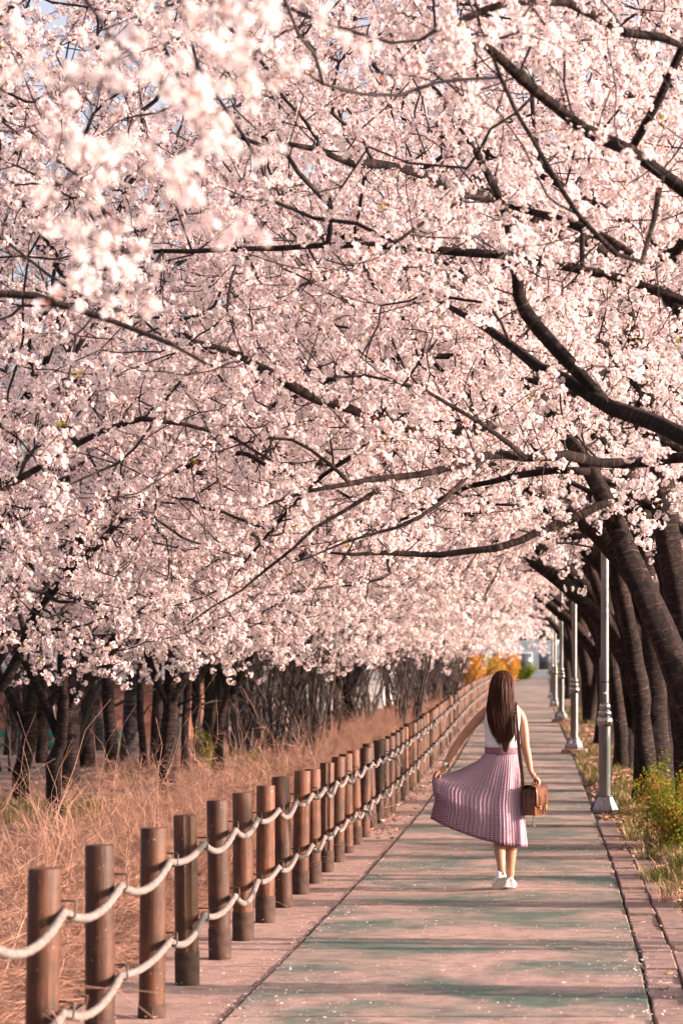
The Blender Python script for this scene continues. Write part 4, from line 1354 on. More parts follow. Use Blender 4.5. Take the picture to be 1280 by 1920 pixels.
person = thing('person', (WX, WY, .012), 'woman walking away in a white sleeveless top, pink dotted pleated skirt and white shoes', 'person')
V, E, RD = [], [], []
def jv(p, r, link_to=None):
    V.append(p); RD.append(r)
    if link_to is not None: E.append((link_to, len(V) - 1))
    return len(V) - 1
pel = jv((-.022, .01, .93), (.115, .095))
wai = jv((-.022, .01, 1.07), (.095, .078), pel)
che = jv((-.022, .005, 1.22), (.105, .080), wai)
upc = jv((-.020, .0, 1.33), (.085, .065), che)
nkb = jv((-.016, .005, 1.405), (.052, .05), upc)
nk = jv((-.016, .015, 1.455), (.045, .047), nkb)
jaw = jv((-.018, .035, 1.50), (.060, .066), nk)
hd = jv((-.020, .03, 1.565), (.074, .085), jaw)
hdt = jv((-.020, .025, 1.625), (.055, .06), hd)
nose = jv((-.020, .118, 1.545), (.012, .012), hd)
ls = jv((-.150, .0, 1.362), (.046, .044), upc)
la1 = jv((-.205, -.005, 1.30), (.041, .040), ls)
la2 = jv((-.285, -.012, 1.215), (.037, .036), la1)
le = jv((-.360, -.020, 1.118), (.033, .033), la2)
lf = jv((-.405, -.022, 1.045), (.034, .033), le)
lf2 = jv((-.440, -.022, .978), (.026, .026), lf)
lw = jv((-.463, -.022, .930), (.0215, .0215), lf2)
lh = jv((-.500, -.026, .892), (.027, .022), lw)
rs = jv((.104, .0, 1.362), (.046, .044), upc)
ra1 = jv((.132, -.0, 1.29), (.039, .039), rs)
ra2 = jv((.146, -.01, 1.20), (.036, .036), ra1)
re = jv((.156, -.02, 1.095), (.032, .032), ra2)
rf = jv((.170, -.022, 1.02), (.033, .033), re)
rf2 = jv((.184, -.024, .945), (.026, .026), rf)
rw = jv((.196, -.026, .892), (.0215, .0215), rf2)
rh = jv((.228, -.030, .856), (.027, .022), rw)
lhip = jv((-.085, .01, .86), (.088, .088), pel)
lth = jv((-.072, .0, .63), (.072, .072), lhip)
lk = jv((-.050, .0, .42), (.050, .050), lth)
lcf = jv((-.043, -.055, .31), (.051, .051), lk)
lan0 = jv((-.030, -.10, .20), (.032, .034), lcf)
lan = jv((-.026, -.122, .145), (.027, .030), lan0)
lft = jv((-.040, -.02, .075), (.026, .022), lan)
rhip = jv((.042, .01, .86), (.088, .088), pel)
rth = jv((.042, .04, .63), (.072, .072), rhip)
rk = jv((.043, .075, .40), (.050, .050), rth)
rcf = jv((.040, .078, .29), (.050, .050), rk)
ran0 = jv((.037, .085, .16), (.031, .033), rcf)
ran = jv((.036, .090, .095), (.027, .030), ran0)
rft = jv((.034, .17, .045), (.026, .022), ran)
parts = [skin_mesh(V, E, RD, pel, 2)]
def finger(base, d, axis, curls, L, r0):
    d = Vector(d).normalized(); ax = Vector(axis).normalized()
    q = [Vector(base) - d * .018, Vector(base)]
    for c, l in zip(curls, (.42, .33, .25)):
        d = Matrix.Rotation(c, 3, ax) @ d
        q.append(q[-1] + d * L * l)
    return skin_mesh(q, [(i, i + 1) for i in range(4)], [r0, r0, r0 * .95, r0 * .86, r0 * .72], 0, 2)
# left hand: pinching the cloth, fingers curled round its edge
hd_d = Vector((-.66, -.05, -.75)); side = Vector((.55, -.35, -.60)).normalized()
for k, (L, c) in enumerate(((.066, .35), (.074, .42), (.070, .5), (.056, .6))):
    o1 = Vector((-.519, -.030, .874)) + Vector((.012, -.016, -.010)) * (k - 1.2)
    parts.append(finger(o1, hd_d + Vector((.08, 0, -.06)) * k, (-.5, .75, .1), (-c * .6, -c, -c * 1.1), L, .0088))
parts.append(finger((-.507, -.048, .897), (-.75, -.35, -.52), (0, 1, 0), (-.25, -.3, -.2), .058, .0098))
# right hand: closing over the bag handle
hd_d = Vector((.66, -.05, -.42))
for k, (L, c) in enumerate(((.068, .75), (.076, .8), (.071, .85), (.057, .9))):
    o1 = Vector((.245, -.018, .846)) + Vector((0, -.019, -.003)) * (k - 1.0)
    parts.append(finger(o1, hd_d, (0, 1, .1), (c * .45, c, c * .8), L, .0088))
parts.append(finger((.222, .004, .846), (.5, .3, -.75), (0, 1, 0), (.2, .3, .3), .056, .0098))
link(bpy.data.objects.new('body', join_meshes('body', parts, M['skin'])), person)

# ---- sleeveless top
m, nt, b, o_ = new_mat('white_cotton'); M['cotton'] = m
tc = N(nt, 'ShaderNodeTexCoord'); nz = N(nt, 'ShaderNodeTexNoise', Scale=9, Detail=5, Distortion=.6)
nt.links.new(tc.outputs['Object'], nz.inputs['Vector'])
nt.links.new(ramp(nt, nz.outputs[0], [(.3, (.58, .57, .61)), (.7, (.68, .67, .70))]), b.inputs['Base Color'])
b.inputs['Roughness'].default_value = .9
bump(nt, b, nz.outputs[0], .5, .03)
secs = [(1.045, .112, .092, -.022), (1.082, .124, .102, -.022), (1.092, .134, .110, -.022), (1.11, .136, .112, -.022), (1.17, .133, .108, -.022), (1.24, .136, .104, -.022), (1.30, .142, .098, -.021), (1.345, .145, .088, -.020), (1.375, .137, .076, -.019), (1.397, .118, .066, -.018), (1.412, .090, .060, -.017), (1.420, .064, .056, -.016)]
mb = MB(); sd = 48
vs, fs = [], []
for i, (z, hx, hy, x0) in enumerate(secs):
    for k in range(sd):
        a = 2 * math.pi * k / sd
        ca, sa = math.cos(a), math.sin(a)
        w = 1 + .035 * mnoise.noise(Vector((ca * 2.2, sa * 2.2, z * 9))) + .015 * math.sin(a * 9 + z * 22) * smooth(1.25, 1.06, z)
        e_ = .82
        vs.append((x0 + hx * w * math.copysign(abs(ca) ** e_, ca), .004 + hy * w * math.copysign(abs(sa) ** e_, sa), z + .012 * sa * sa * (0 if i < 9 else -1)))
for i in range(len(secs) - 1):
    for k in range(sd):
        k2 = (k + 1) % sd
        fs.append((i * sd + k, i * sd + k2, (i + 1) * sd + k2, (i + 1) * sd + k))
mb.add(vs, fs); mb.build('sleeveless_top', M['cotton'], person)

# ---- pleated skirt, drawn out by the left hand
m, nt, b, o_ = new_mat('dotted_pleats'); M['skirt'] = m
uvn = N(nt, 'ShaderNodeUVMap'); sx = N(nt, 'ShaderNodeSeparateXYZ'); nt.links.new(uvn.outputs[0], sx.inputs[0])
def mth(op, a, b_=None, c_=None):
    n = N(nt, 'ShaderNodeMath', operation=op)
    for k, v in enumerate((a, b_, c_)):
        if v is None: continue
        if hasattr(v, 'is_linked'): nt.links.new(v, n.inputs[k])
        else: n.inputs[k].default_value = v
    return n.outputs[0]
NP, ROWS = 76, 44
def cell(v, n, off=0): return mth('SUBTRACT', mth('FRACT', mth('MULTIPLY_ADD', v, n, off)), .5)
par = mth('MULTIPLY', mth('FLOOR', mth('MODULO', mth('MULTIPLY', sx.outputs[0], NP), 2.0)), .5)
du = cell(sx.outputs[0], NP); dv = cell(sx.outputs[1], ROWS, par)
dd = mth('ADD', mth('POWER', mth('MULTIPLY', du, 1.0), 2), mth('POWER', mth('MULTIPLY', dv, .85), 2))
msk = ramp(nt, dd, [(.030, (1, 1, 1)), (.075, (0, 0, 0))])
nz = N(nt, 'ShaderNodeTexNoise', Scale=60, Detail=3)
tc = N(nt, 'ShaderNodeTexCoord'); nt.links.new(tc.outputs['Object'], nz.inputs['Vector'])
pk = ramp(nt, nz.outputs[0], [(.3, (.375, .24, .295)), (.7, (.45, .30, .355))])
dots = mix(nt, msk, pk, (.15, .055, .11))
hem = ramp(nt, sx.outputs[1], [(.975, (0, 0, 0)), (.982, (1, 1, 1))])
nt.links.new(mix(nt, hem, dots, (.20, .085, .14)), b.inputs['Base Color'])
b.inputs['Roughness'].default_value = .85
b.inputs['Sheen Weight'].default_value = .15
def pl_left(v):
    P = [(0, (-.147, 0, 1.045)), (.10, (-.205, -.012, .985)), (.28, (-.335, -.026, .918)), (.45, (-.445, -.034, .880)), (.565, (-.530, -.040, .868)), (.62, (-.552, -.055, .832)), (.72, (-.545, -.085, .760)), (.83, (-.528, -.060, .675)), (.92, (-.552, -.02, .605)), (1, (-.566, .02, .535))]
    return Vector([np.interp(v, [p[0] for p in P], [p[1][k] for p in P]) for k in range(3)])
def skirt_point(u, v):
    a = 2 * math.pi * u                        # 0 = her left side (camera left), .25 = back (towards the camera)
    ca, sa = -math.cos(a), -math.sin(a)
    hx = float(np.interp(v, [0, .1, .25, .55, 1], [.127, .142, .150, .153, .182]))
    hy = float(np.interp(v, [0, .1, .25, .55, 1], [.105, .125, .140, .165, .215]))
    z = 1.055 - v * (.735 + .012 * sa)
    x0 = float(np.interp(v, [0, 1], [-.022, -.022]))
    reg = Vector((x0 + hx * ca, .008 + hy * sa + .03 * v, z))
    w = (.5 + .5 * math.cos(a)) ** 1.9
    if sa > 0: w = (.5 + .5 * math.cos(a)) ** 3.2
    q = reg.lerp(pl_left(v) + Vector((0, .0 + .05 * sa, 0)), w)
    if sa < 0:                                 # slow folds of the back panel
        q.y += (.020 * math.sin(a * 5 + 1.0) + .012 * math.sin(a * 11 + v * 2)) * v * (1 - w)
    return q
NU, NV = NP * 4, 60
vs, uvs = [], []
for j in range(NV + 1):
    v = j / NV
    row = [skirt_point(i / NU, v) for i in range(NU)]
    for i in range(NU):
        p = row[i]; t = (row[(i + 1) % NU] - row[i - 1])
        nrm = Vector((t.y, -t.x, 0));
        if nrm.length > 1e-6: nrm.normalize()
        amp = (.0016 + .0085 * v) * (1.0 if j > 0 else .3)
        tri = (0, 1, 0, -1)[i % 4]
        vs.append(p + nrm * amp * tri * (1 + .5 * mnoise.noise(Vector((i * .13, v * 2, 4)))))
mb = MB()
fs = [(j * NU + i, j * NU + (i + 1) % NU, (j + 1) * NU + (i + 1) % NU, (j + 1) * NU + i) for j in range(NV) for i in range(NU)]
mb.add(vs, fs)
sk = mb.build('pleated_skirt', M['skirt'], person)
uvl = sk.data.uv_layers.new(name='UVMap')
uv = np.empty((len(fs), 4, 2)); k = 0
for j in range(NV):
    for i in range(NU):
        uv[k] = ((i / NU, j / NV), ((i + 1) / NU, j / NV), ((i + 1) / NU, (j + 1) / NV), (i / NU, (j + 1) / NV)); k += 1
uvl.data.foreach_set('uv', uv.ravel())
M['skirt_band'] = noisy('skirt_band_cloth', [(.3, (.13, .06, .09)), (.7, (.29, .155, .205))], scale=40, stretch=(1, 1, 3), rough=.85)
mb = MB(); vs = []
for z, k in ((1.035, 1.05), (1.048, 1.075), (1.06, 1.04), (1.072, 1.075), (1.085, 1.03)):
    vs.append([(-.022 + .129 * k * math.cos(a), .006 + .106 * k * math.sin(a), z) for a in np.linspace(0, 2 * math.pi, 60, endpoint=False)])
mb.add([p for row in vs for p in row], [(j * 60 + i, j * 60 + (i + 1) % 60, (j + 1) * 60 + (i + 1) % 60, (j + 1) * 60 + i) for j in range(4) for i in range(60)])
mb.build('waistband', M['skirt_band'], person)

# ---- hair
m, nt, b, o_ = new_mat('brown_hair'); M['hair'] = m
tc = N(nt, 'ShaderNodeTexCoord'); mp = N(nt, 'ShaderNodeMapping'); mp.inputs['Scale'].default_value = (90, 40, 2.5)
nt.links.new(tc.outputs['Object'], mp.inputs[0])
nz = N(nt, 'ShaderNodeTexNoise', Scale=1, Detail=5, Roughness=.7); nt.links.new(mp.outputs[0], nz.inputs['Vector'])
geo = N(nt, 'ShaderNodeNewGeometry')
c_ = ramp(nt, nz.outputs[0], [(.3, (.015, .0045, .0025)), (.55, (.055, .016, .008)), (.78, (.15, .048, .022))])
t_ = ramp(nt, geo.outputs['Random Per Island'], [(0, (.40, .38, .38)), (1, (1.7, 1.5, 1.35))])
nt.links.new(mix(nt, 1.0, c_, t_, 'MULTIPLY'), b.inputs['Base Color'])
b.inputs['Roughness'].default_value = .45
b.inputs['Specular IOR Level'].default_value = .18
bump(nt, b, nz.outputs[0], .6, .01)
HZ = [1.672, 1.66, 1.635, 1.60, 1.55, 1.50, 1.44, 1.38, 1.30, 1.22, 1.15, 1.10, 1.06, 1.03]
HX = [-.020, -.020, -.022, -.024, -.028, -.030, -.034, -.036, -.026, -.014, -.006, .0, .006, .010]
HW = [.012, .042, .064, .078, .086, .089, .095, .100, .097, .088, .074, .056, .040, .022]
HB = [-.01, -.04, -.072, -.098, -.118, -.124, -.126, -.128, -.134, -.136, -.136, -.134, -.132, -.130]   # y of the back
HF = [.03, .065, .095, .110, .085, .06, .045, -.01, -.045, -.075, -.092, -.10, -.108, -.115]            # y of the front edge
def hairp(a, z, sc=1.0):
    zz = -z; f = lambda L: float(np.interp(zz, [-q for q in HZ], L))
    x0, w, yb, yf = f(HX), f(HW) * sc, f(HB), f(HF)
    yc, hy = (yb + yf) / 2, (yf - yb) / 2 * sc
    return Vector((x0 + w * math.cos(a), yc + hy * math.sin(a), z))
mb = MB(); sd = 56; vs = []
zs = list(np.concatenate([np.linspace(1.672, 1.55, 10), np.linspace(1.53, 1.12, 24)]))
for z in zs:
    for k in range(sd):
        a = 2 * math.pi * k / sd
        fl = smooth(1.60, 1.2, z)
        s1 = .90 + .07 * fl * math.sin(a * 7 + z * 3) + .04 * math.sin(a * 19 + 2) - .35 * smooth(1.25, 1.12, z)
        if .2 * math.pi < a < .8 * math.pi and 1.42 < z < 1.585: s1 *= .80   # face side stays open
        vs.append(hairp(a, z, s1))
fs = [(j * sd + k, j * sd + (k + 1) % sd, (j + 1) * sd + (k + 1) % sd, (j + 1) * sd + k) for j in range(len(zs) - 1) for k in range(sd)]
fs.append(tuple(range(sd))); fs.append(tuple((len(zs) - 1) * sd + k for k in range(sd)))
mb.add(vs, fs)
r = random.Random(12)
for k in range(620):
    a = r.uniform(math.pi * .92, math.pi * 2.08) if r.random() < .9 else r.uniform(0, 6.28)
    zt = r.uniform(1.60, 1.671); ze = 1.025 + abs(r.gauss(0, .10)) + (.14 * abs(math.cos(a)) ** 2)
    ze = min(ze, 1.35); n = 14; q = []
    ph, am = r.uniform(0, 6), r.uniform(.0, .10)
    s0 = r.uniform(.95, 1.015) if r.random() < .85 else r.uniform(1.02, 1.10); da = r.gauss(0, .14); fl_ = r.gauss(.1, .8)
    for j in range(n):
        t = j / (n - 1); z = zt * (1 - t) + ze * t
        p = hairp(a + da * t + am * math.sin(ph + 5 * t), z, s0 + .10 * t * t * fl_)
        q.append(p)
    w0 = r.uniform(.0018, .0040)
    mb.tube(q, np.linspace(w0, w0 * .3, n), 4, cap=False)
hair_o = mb.build('hair', M['hair'], person)

# ---- shoes
M['shoe'] = noisy('white_canvas', [(.3, (.66, .60, .57)), (.7, (.78, .73, .70))], scale=25, rough=.8)
M['sole'] = noisy('grey_rubber_sole', [(.3, (.34, .31, .31)), (.7, (.46, .43, .43))], scale=30, rough=.7)
M['foxing'] = noisy('white_rubber', [(.3, (.70, .64, .61)), (.7, (.80, .75, .72))], scale=15, rough=.5, bump_s=0)
def shoe(heel, toe, roll, parent):
    heel, toe = Vector(heel), Vector(toe)
    f = (toe - heel).normalized(); s = f.cross(Vector((0, 0, 1))).normalized(); u = s.cross(f)
    q = Matrix.Rotation(roll, 3, f); s, u = q @ s, q @ u
    L = .235
    prof = [(0, .020, .055), (.03, .030, .062), (.10, .034, .062), (.22, .034, .058), (.40, .033, .050), (.58, .041, .044), (.74, .045, .036), (.88, .039, .028), (.96, .026, .022), (1, .010, .016)]
    up, so, fx = MB(), MB(), MB(); sd = 16
    def P(t, x, z): return heel + f * (t * L) + s * x + u * z
    vs = []
    for t, w, h in prof:
        for k in range(sd):
            a = math.pi * k / (sd - 1)
            vs.append(P(t, w * math.cos(a), .018 + h * math.sin(a) ** .8))
    n = len(prof)
    up.add(vs, [(i * sd + k, i * sd + k + 1, (i + 1) * sd + k + 1, (i + 1) * sd + k) for i in range(n - 1) for k in range(sd - 1)] + [tuple(range(sd))])
    up.build('shoe_upper', M['shoe'], parent)
    ring = [(t, w + .004) for t, w, h in prof] + [(t, -(w + .004)) for t, w, h in reversed(prof)]
    m_ = len(ring)
    vs = [P(t, x, z) for z in (.003, .022) for t, x in ring]
    fx.add(vs, [(k, (k + 1) % m_, m_ + (k + 1) % m_, m_ + k) for k in range(m_)] + [tuple(m_ + k for k in range(m_))])
    o = fx.build('shoe_rim', M['foxing'], parent, flat=True)
    vs = [P(t, x * .97, z) for z in (0, .0045) for t, x in ring]
    so.add(vs, [tuple(range(m_))[::-1]] + [(k, (k + 1) % m_, m_ + (k + 1) % m_, m_ + k) for k in range(m_)])
    o = so.build('shoe_sole', M['sole'], parent, flat=True)
shoe((-.018, -.150, .098), (-.062, .055, -.004), -.12, person)
shoe((.036, .052, .004), (.030, .29, -.002), .0, person)
# ---- watch
mb = MB(); wv = Vector((-.452, -.022, .952)); wd = Vector((-.023, 0, -.048)).normalized()
s1 = wd.orthogonal().normalized(); s2 = wd.cross(s1)
ringp = [wv + (s1 * math.cos(a) + s2 * math.sin(a)) * .0265 for a in np.linspace(0, 2 * math.pi, 21)]
vs = [p + wd * e for p in ringp for e in (-.008, .008)]
mb.add(vs, [(2 * k, 2 * k + 1, 2 * k + 3, 2 * k + 2) for k in range(20)])
M['watch_strap'] = noisy('dark_watch_strap', [(.3, (.02, .014, .012)), (.7, (.05, .03, .025))], scale=40)
w_ = mb.build('watch', M['watch_strap'], person)
for nm, r0, off, mt in (('watch_case', .0175, .004, M['polished']), ('watch_face', .0145, .0062, M['foxing'])):
    mb = MB(); mb.lathe([(r0, -.006), (r0, 0), (r0 * .9, .0012)], 20)
    o = mb.build(nm, mt, w_); o.location = wv + Vector((-.004, -.026 - off, .004)); o.rotation_euler = (R(90), 0, 0)

# ---- leather satchel on her right arm
M['leather'] = noisy('brown_leather', [(.28, (.026, .007, .003)), (.5, (.095, .028, .011)), (.72, (.20, .070, .027))], scale=7, rough=.38, detail=7, bump_s=.3, spec=.5)
M['leather_dark'] = noisy('dark_leather', [(.3, (.018, .006, .004)), (.7, (.075, .024, .012))], scale=14, rough=.45, bump_s=.3)
M['brass'] = noisy('brass', [(.3, (.42, .29, .14)), (.7, (.58, .42, .22))], scale=20, metallic=.9, rough=.35, bump_s=0)
bag = thing('shoulder_bag', (WX + .222, WY - .005, .575), 'brown leather satchel hanging from the shoulder of the walking woman', 'bag', rotz=R(-18))
# local axes: x = front face, y = long side, z = up
BT, BL, BH = .047, .130, .215
mb = MB(); mb.box((0, 0, BH / 2), (BT * .86, BL * .97, BH / 2 - .004), bevel=.012); mb.build('bag_body', M['leather_dark'], bag)
for s_ in (-1, 1):
    mb = MB(); vs = []
    n = 9
    for j in range(7):
        z = .006 + (BH - .018) * j / 6
        for i in range(n):
            t = i / (n - 1) * 2 - 1
            vs.append((t * BT, s_ * (BL + .004 - .014 * (1 - abs(math.cos(t * math.pi))) * (.4 + .6 * j / 6)), z))
    mb.add(vs, [(j * n + i, j * n + i + 1, (j + 1) * n + i + 1, (j + 1) * n + i) for j in range(6) for i in range(n - 1)])
    mb.build('gusset', M['leather'], bag)
mb = MB(); mb.box((BT, 0, BH / 2 - .002), (.004, BL, BH / 2 - .004), bevel=.003); mb.build('front_panel', M['leather'], bag)
mb = MB(); mb.box((-BT, 0, BH / 2), (.004, BL, BH / 2), bevel=.003); mb.build('back_panel', M['leather'], bag)
prof = [(-BT - .006, BH * .80), (-BT - .008, BH + .002), (-BT * .5, BH + .016), (BT * .4, BH + .017), (BT + .008, BH + .004), (BT + .014, BH * .82), (BT + .015, BH * .5), (BT + .013, BH * .27)]
mb = MB(); vs = []; ny = 11
for i, (x, z) in enumerate(prof):
    for k in range(ny):
        t = k / (ny - 1) * 2 - 1
        vs.append((x, t * (BL + .006), z + (.02 * t * t if i == len(prof) - 1 else 0) + .003 * math.sin(k * 1.7 + i)))
mb.add(vs, [(i * ny + k, i * ny + k + 1, (i + 1) * ny + k + 1, (i + 1) * ny + k) for i in range(len(prof) - 1) for k in range(ny - 1)])
fl = mb.build('flap', M['leather'], bag); so_ = fl.modifiers.new('thick', 'SOLIDIFY'); so_.thickness = .004
for y in (-.065, .065):
    mb = MB(); mb.box((BT + .021, y, BH * .40), (.003, .012, BH * .32), bevel=.002); st = mb.build('buckle_strap', M['leather_dark'], bag)
    mb = MB(); mb.tube([(BT + .027, y + a, BH * .3 + c) for a, c in ((-.016, -.012), (.016, -.012), (.016, .012), (-.016, .012), (-.016, -.012))], .0022, 6); mb.build('buckle', M['brass'], st)
mb = MB(); mb.tube([(.012, -.062, BH + .012), (.012, -.058, BH + .034), (.012, -.035, BH + .048), (.012, 0, BH + .051), (.012, .035, BH + .048), (.012, .058, BH + .034), (.012, .062, BH + .012)], [.006, .007, .009, .010, .009, .007, .006], 8); mb.build('handle', M['leather_dark'], bag)
mb = MB(); mb.tube([(BT - .01, -BL - .004, .006), (BT - .004, -BL - .012, -.03), (BT - .012, -BL - .014, -.058), (BT + .002, -BL - .012, -.078), (BT + .010, -BL - .008, -.090)], [.004, .004, .006, .006, .002], 6); mb.build('strap_end', M['leather'], bag)
inv = Matrix.Rotation(R(18), 3, 'Z')
sp = [(.138, -.150, .785), (.128, -.150, .90), (.112, -.146, 1.03), (.098, -.138, 1.17), (.086, -.118, 1.30), (.080, -.088, 1.37), (.076, -.045, 1.412), (.074, .01, 1.426), (.078, .06, 1.395), (.095, .108, 1.28), (.125, .135, 1.10), (.19, .14, .92), (.243, .136, .785)]
P_, _ = resample(sp, [.01] * len(sp), .03, 0, 1)
P_ = [inv @ (Vector(p) - Vector((.222, -.005, .575 - .012))) for p in P_]
mb = MB(); vs = []
for i, p in enumerate(P_):
    t = (P_[min(i + 1, len(P_) - 1)] - P_[max(i - 1, 0)]).normalized()
    wdt = inv @ Vector((1, 0, 0)); wdt = (wdt - t * wdt.dot(t)).normalized(); nn = t.cross(wdt)
    for a, c in ((-1, -1), (1, -1), (1, 1), (-1, 1)): vs.append(p + wdt * a * .0135 + nn * c * .002)
n = len(P_)
mb.add(vs, [(i * 4 + k, i * 4 + (k + 1) % 4, (i + 1) * 4 + (k + 1) % 4, (i + 1) * 4 + k) for i in range(n - 1) for k in range(4)])
st = mb.build('shoulder_strap', M['leather_dark'], bag, flat=True)
def bl(p): return inv @ (Vector(p) - Vector((.222, -.005, .575 - .012)))
mb = MB(); c0 = bl((.083, -.114, 1.345)); mb.tube([c0 + inv @ Vector(d) for d in ((-.02, -.012, -.016), (.02, -.012, -.016), (.02, .0, .016), (-.02, .0, .016), (-.02, -.012, -.016))], .0026, 6); mb.build('strap_buckle', M['brass'], st)
mb = MB(); mb.tube([bl(p) for p in ((.074, -.128, 1.33), (.078, -.145, 1.24), (.082, -.15, 1.17), (.080, -.152, 1.125))], [.007, .008, .008, .004], 6); mb.build('strap_tongue', M['leather_dark'], st)

# ------------------------------------------------------------------ FAR THINGS
M['brick'] = noisy('orange_brick', [(.3, (.25, .105, .072)), (.7, (.38, .175, .125))], scale=3, bump_s=.1)
M['white_wall'] = noisy('white_render', [(.3, (.62, .59, .58)), (.7, (.78, .75, .74))], scale=2, bump_s=.05)
M['grey_wall'] = noisy('blue_grey_panel', [(.3, (.22, .27, .32)), (.7, (.34, .39, .43))], scale=2, bump_s=.05)
M['window'] = noisy('window_glass', [(.3, (.03, .04, .05)), (.7, (.07, .085, .10))], scale=2, rough=.1, spec=.6, bump_s=0)
M['green_paint'] = noisy('green_paint', [(.3, (.03, .17, .11)), (.7, (.06, .26, .17))], scale=6, rough=.5, bump_s=0)
M['red_paint'] = noisy('red_paint', [(.3, (.45, .05, .035)), (.7, (.60, .09, .06))], scale=6, rough=.4, bump_s=0)
M['asphalt'] = noisy('pale_road', [(.3, (.36, .33, .32)), (.7, (.50, .46, .45))], scale=6, bump_s=.1)
M['pole_white'] = noisy('white_paint', [(.3, (.66, .64, .63)), (.7, (.8, .78, .77))], scale=9, rough=.5, bump_s=0)

# pale road strip through the wood
mb = MB()
vs, fs = [], []
for i, (x, y) in enumerate(((-32, 70), (-22, 71), (-16, 73), (-11, 78), (-8, 90), (-7, 120))):
    w = 3.2
    vs += [(x, y - w, ground_z(x, y - w) - .045), (x, y + w, ground_z(x, y + w) - .045)]
    if i: fs.append((2 * i - 2, 2 * i, 2 * i + 1, 2 * i - 1))
mb.add(vs, fs); tag(mb.build('road', M['asphalt']), kind='structure')
# brick building
e = thing('brick_building', (-14.2, 63, -.1), 'low building of orange brick below and white wall above, beyond the trunks', 'building')
mb = MB(); mb.box((0, 3, .75), (3.6, 3, .85), bevel=.02); mb.build('brick_base', M['brick'], e)
mb = MB(); mb.box((0, 3, 3.2), (3.5, 2.95, 1.6), bevel=.02); mb.build('wall', M['white_wall'], e)
mb = MB(); mb.box((0, 3, 4.9), (3.9, 3.3, .1), bevel=.02); mb.build('roof', M['white_wall'], e)
for x in (-2.2, -.4, 1.6):
    f = MB(); f.box((x, .03, 3.1), (.62, .04, .7), bevel=.01); fo = f.build('window', M['pole_white'], e)
    q = MB(); q.box((x, -.015, 3.1), (.54, .012, .62)); q.build('pane', M['window'], fo)
mb = MB(); mb.box((0, -.06, 1.62), (3.65, .08, .05)); mb.build('ledge', M['white_wall'], e)
# white leaning poles (as of a frame) before it
for k, (x, lean) in enumerate(((-13.0, .35), (-12.6, -.3), (-12.2, .4), (-11.75, -.25))):
    mb = MB(); mb.tube([(0, 0, -.1), (lean, 0, 2.6)], .05, 8)
    o = mb.build('white_pole', M['pole_white'], loc=(x, 58.5, -.08))
    tag(o, ('white pole leaning right, leftmost of the four before the orange brick wall', 'white pole leaning left, second of the four before the brick wall', 'white pole leaning right, third of the four before the brick wall', 'white pole leaning left, nearest to the stout dark trunk of the wood')[k], 'pole', 'white poles before the brick wall')
e = thing('green_rail', (-12.6, 56.5, -.08), 'low green rail on short legs near the brick wall', 'rail')
mb = MB(); mb.box((0, 0, .34), (1.9, .04, .08), bevel=.01); mb.build('beam', M['green_paint'], e)
mb = MB(); mb.box((0, 0, .10), (1.9, .03, .05), bevel=.01); mb.build('beam', M['green_paint'], e)
for x in (-1.8, -.6, .6, 1.8):
    mb = MB(); mb.box((x, .05, .15), (.04, .04, .28), bevel=.008); mb.build('leg', M['green_paint'], e)
# red box
e = thing('red_bin', (-13.0, 76, -.1), 'low red box with a darker lid standing at the pale road', 'bin')
mb = MB(); mb.box((0, 0, .32), (.62, .4, .32), bevel=.04); mb.build('box', M['red_paint'], e)
mb = MB(); mb.box((0, 0, .68), (.66, .44, .05), bevel=.02); mb.build('lid', M['red_paint'], e)
# pale building behind the hedge
e = thing('pale_building', (-20.5, 118, -.1), 'long pale building behind the hedge and the pale trunks', 'building')
mb = MB(); mb.box((0, 4, 3.5), (11, 4, 3.6), bevel=.03); mb.build('wall', M['white_wall'], e)
mb = MB(); mb.box((0, 4, 7.2), (11.3, 4.3, .12), bevel=.02); mb.build('roof', M['grey_wall'], e)
for x in np.arange(-9.6, 10, 2.4):
    for z in (2.0, 4.8):
        f = MB(); f.box((x, .02, z), (.75, .05, .65), bevel=.01); fo = f.build('window', M['pole_white'], e)
        q = MB(); q.box((x, -.035, z), (.66, .012, .57)); q.build('pane', M['window'], fo)
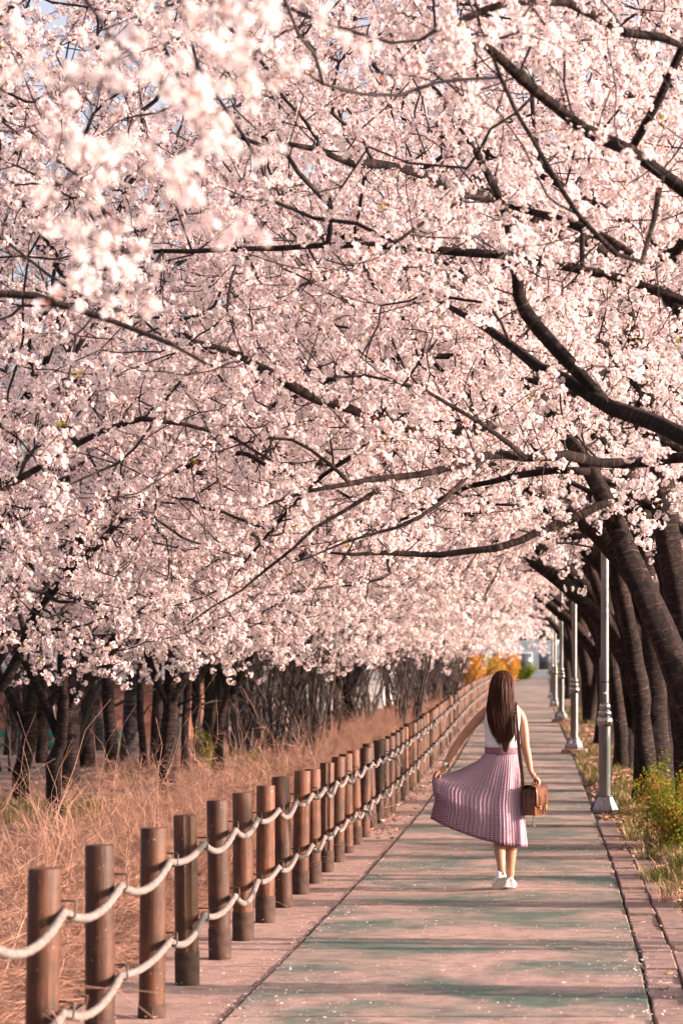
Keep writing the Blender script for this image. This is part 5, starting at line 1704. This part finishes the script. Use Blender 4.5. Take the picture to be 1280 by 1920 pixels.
# blue-grey building closing the view at the end of the path
e = thing('grey_building', (-6.0, 265, 1.3), 'blue-grey building closing the view at the end of the path', 'building')
mb = MB(); mb.box((0, 6, 5), (22, 6, 5.2), bevel=.03); mb.build('wall', M['grey_wall'], e)
mb = MB(); mb.box((0, 6, 10.3), (22.4, 6.4, .2), bevel=.02); mb.build('roof', M['grey_wall'], e)
for x in np.arange(-20, 21, 2.5):
    for z in (1.8, 5.0, 8.2):
        f = MB(); f.box((x, .02, z), (.95, .05, 1.0), bevel=.01); fo = f.build('window', M['pole_white'], e)
        q = MB(); q.box((x, -.035, z), (.86, .012, .9)); q.build('pane', M['window'], fo)
# far wood around it
P, S = [], []
for i in range(900):
    x_, y_ = rng.uniform(-45, 20), rng.uniform(140, 235)
    if -5.2 < x_ - cx(y_) < .8 and y_ < 200: continue
    P.append((x_, y_, gz(y_) + 2.2 + 6.5 * rng.random())); S.append(rng.uniform(4, 7))
for i in range(500):
    x_, y_ = rng.uniform(-45, -14), rng.uniform(80, 140)
    P.append((x_, y_, 3.5 + 5.5 * rng.random())); S.append(rng.uniform(3, 5))
scatter('distant_blossom', BLOSSOM, P, rng.uniform(0, 6.28, (len(P), 3)), S, rng.integers(0, 6, len(P)))
far = MB()
for i in range(110):
    x_, y_ = rng.uniform(-45, 20), rng.uniform(135, 235)
    if -4.2 < x_ - cx(y_) < .9: continue
    z = ground_z(x_, y_); l = rng.normal(0, .4)
    far.tube([(x_, y_, z - .1), (x_ + l * .3, y_, z + 2), (x_ + l, y_, z + 6)], [.2, .16, .08], 6)
tag(far.build('distant_trunks', M['bark']), kind='stuff')
for k, (rel, Dd, w, h, kind_, lab) in enumerate(((.9, 150, .7, 1.2, 0, 'small green bush at the far end of the path, lamp side'), (-4.0, 150, .9, 1.2, 3, 'yellow-green bush at the far end of the path, fence side'), (-3.2, 172, 1.2, 1.4, 0, 'green bush standing across the far end of the path'), (-1.6, 186, 1.3, 1.2, 4, 'dark green bush closing the far end of the path'))):
    shrub('far_bush', (rel + cx(Dd), Dd, gz(Dd)), w, w, h, lab, 'bush', [kind_], [1], 90, 1.6, 60 + k, 'bushes at the far end of the path')
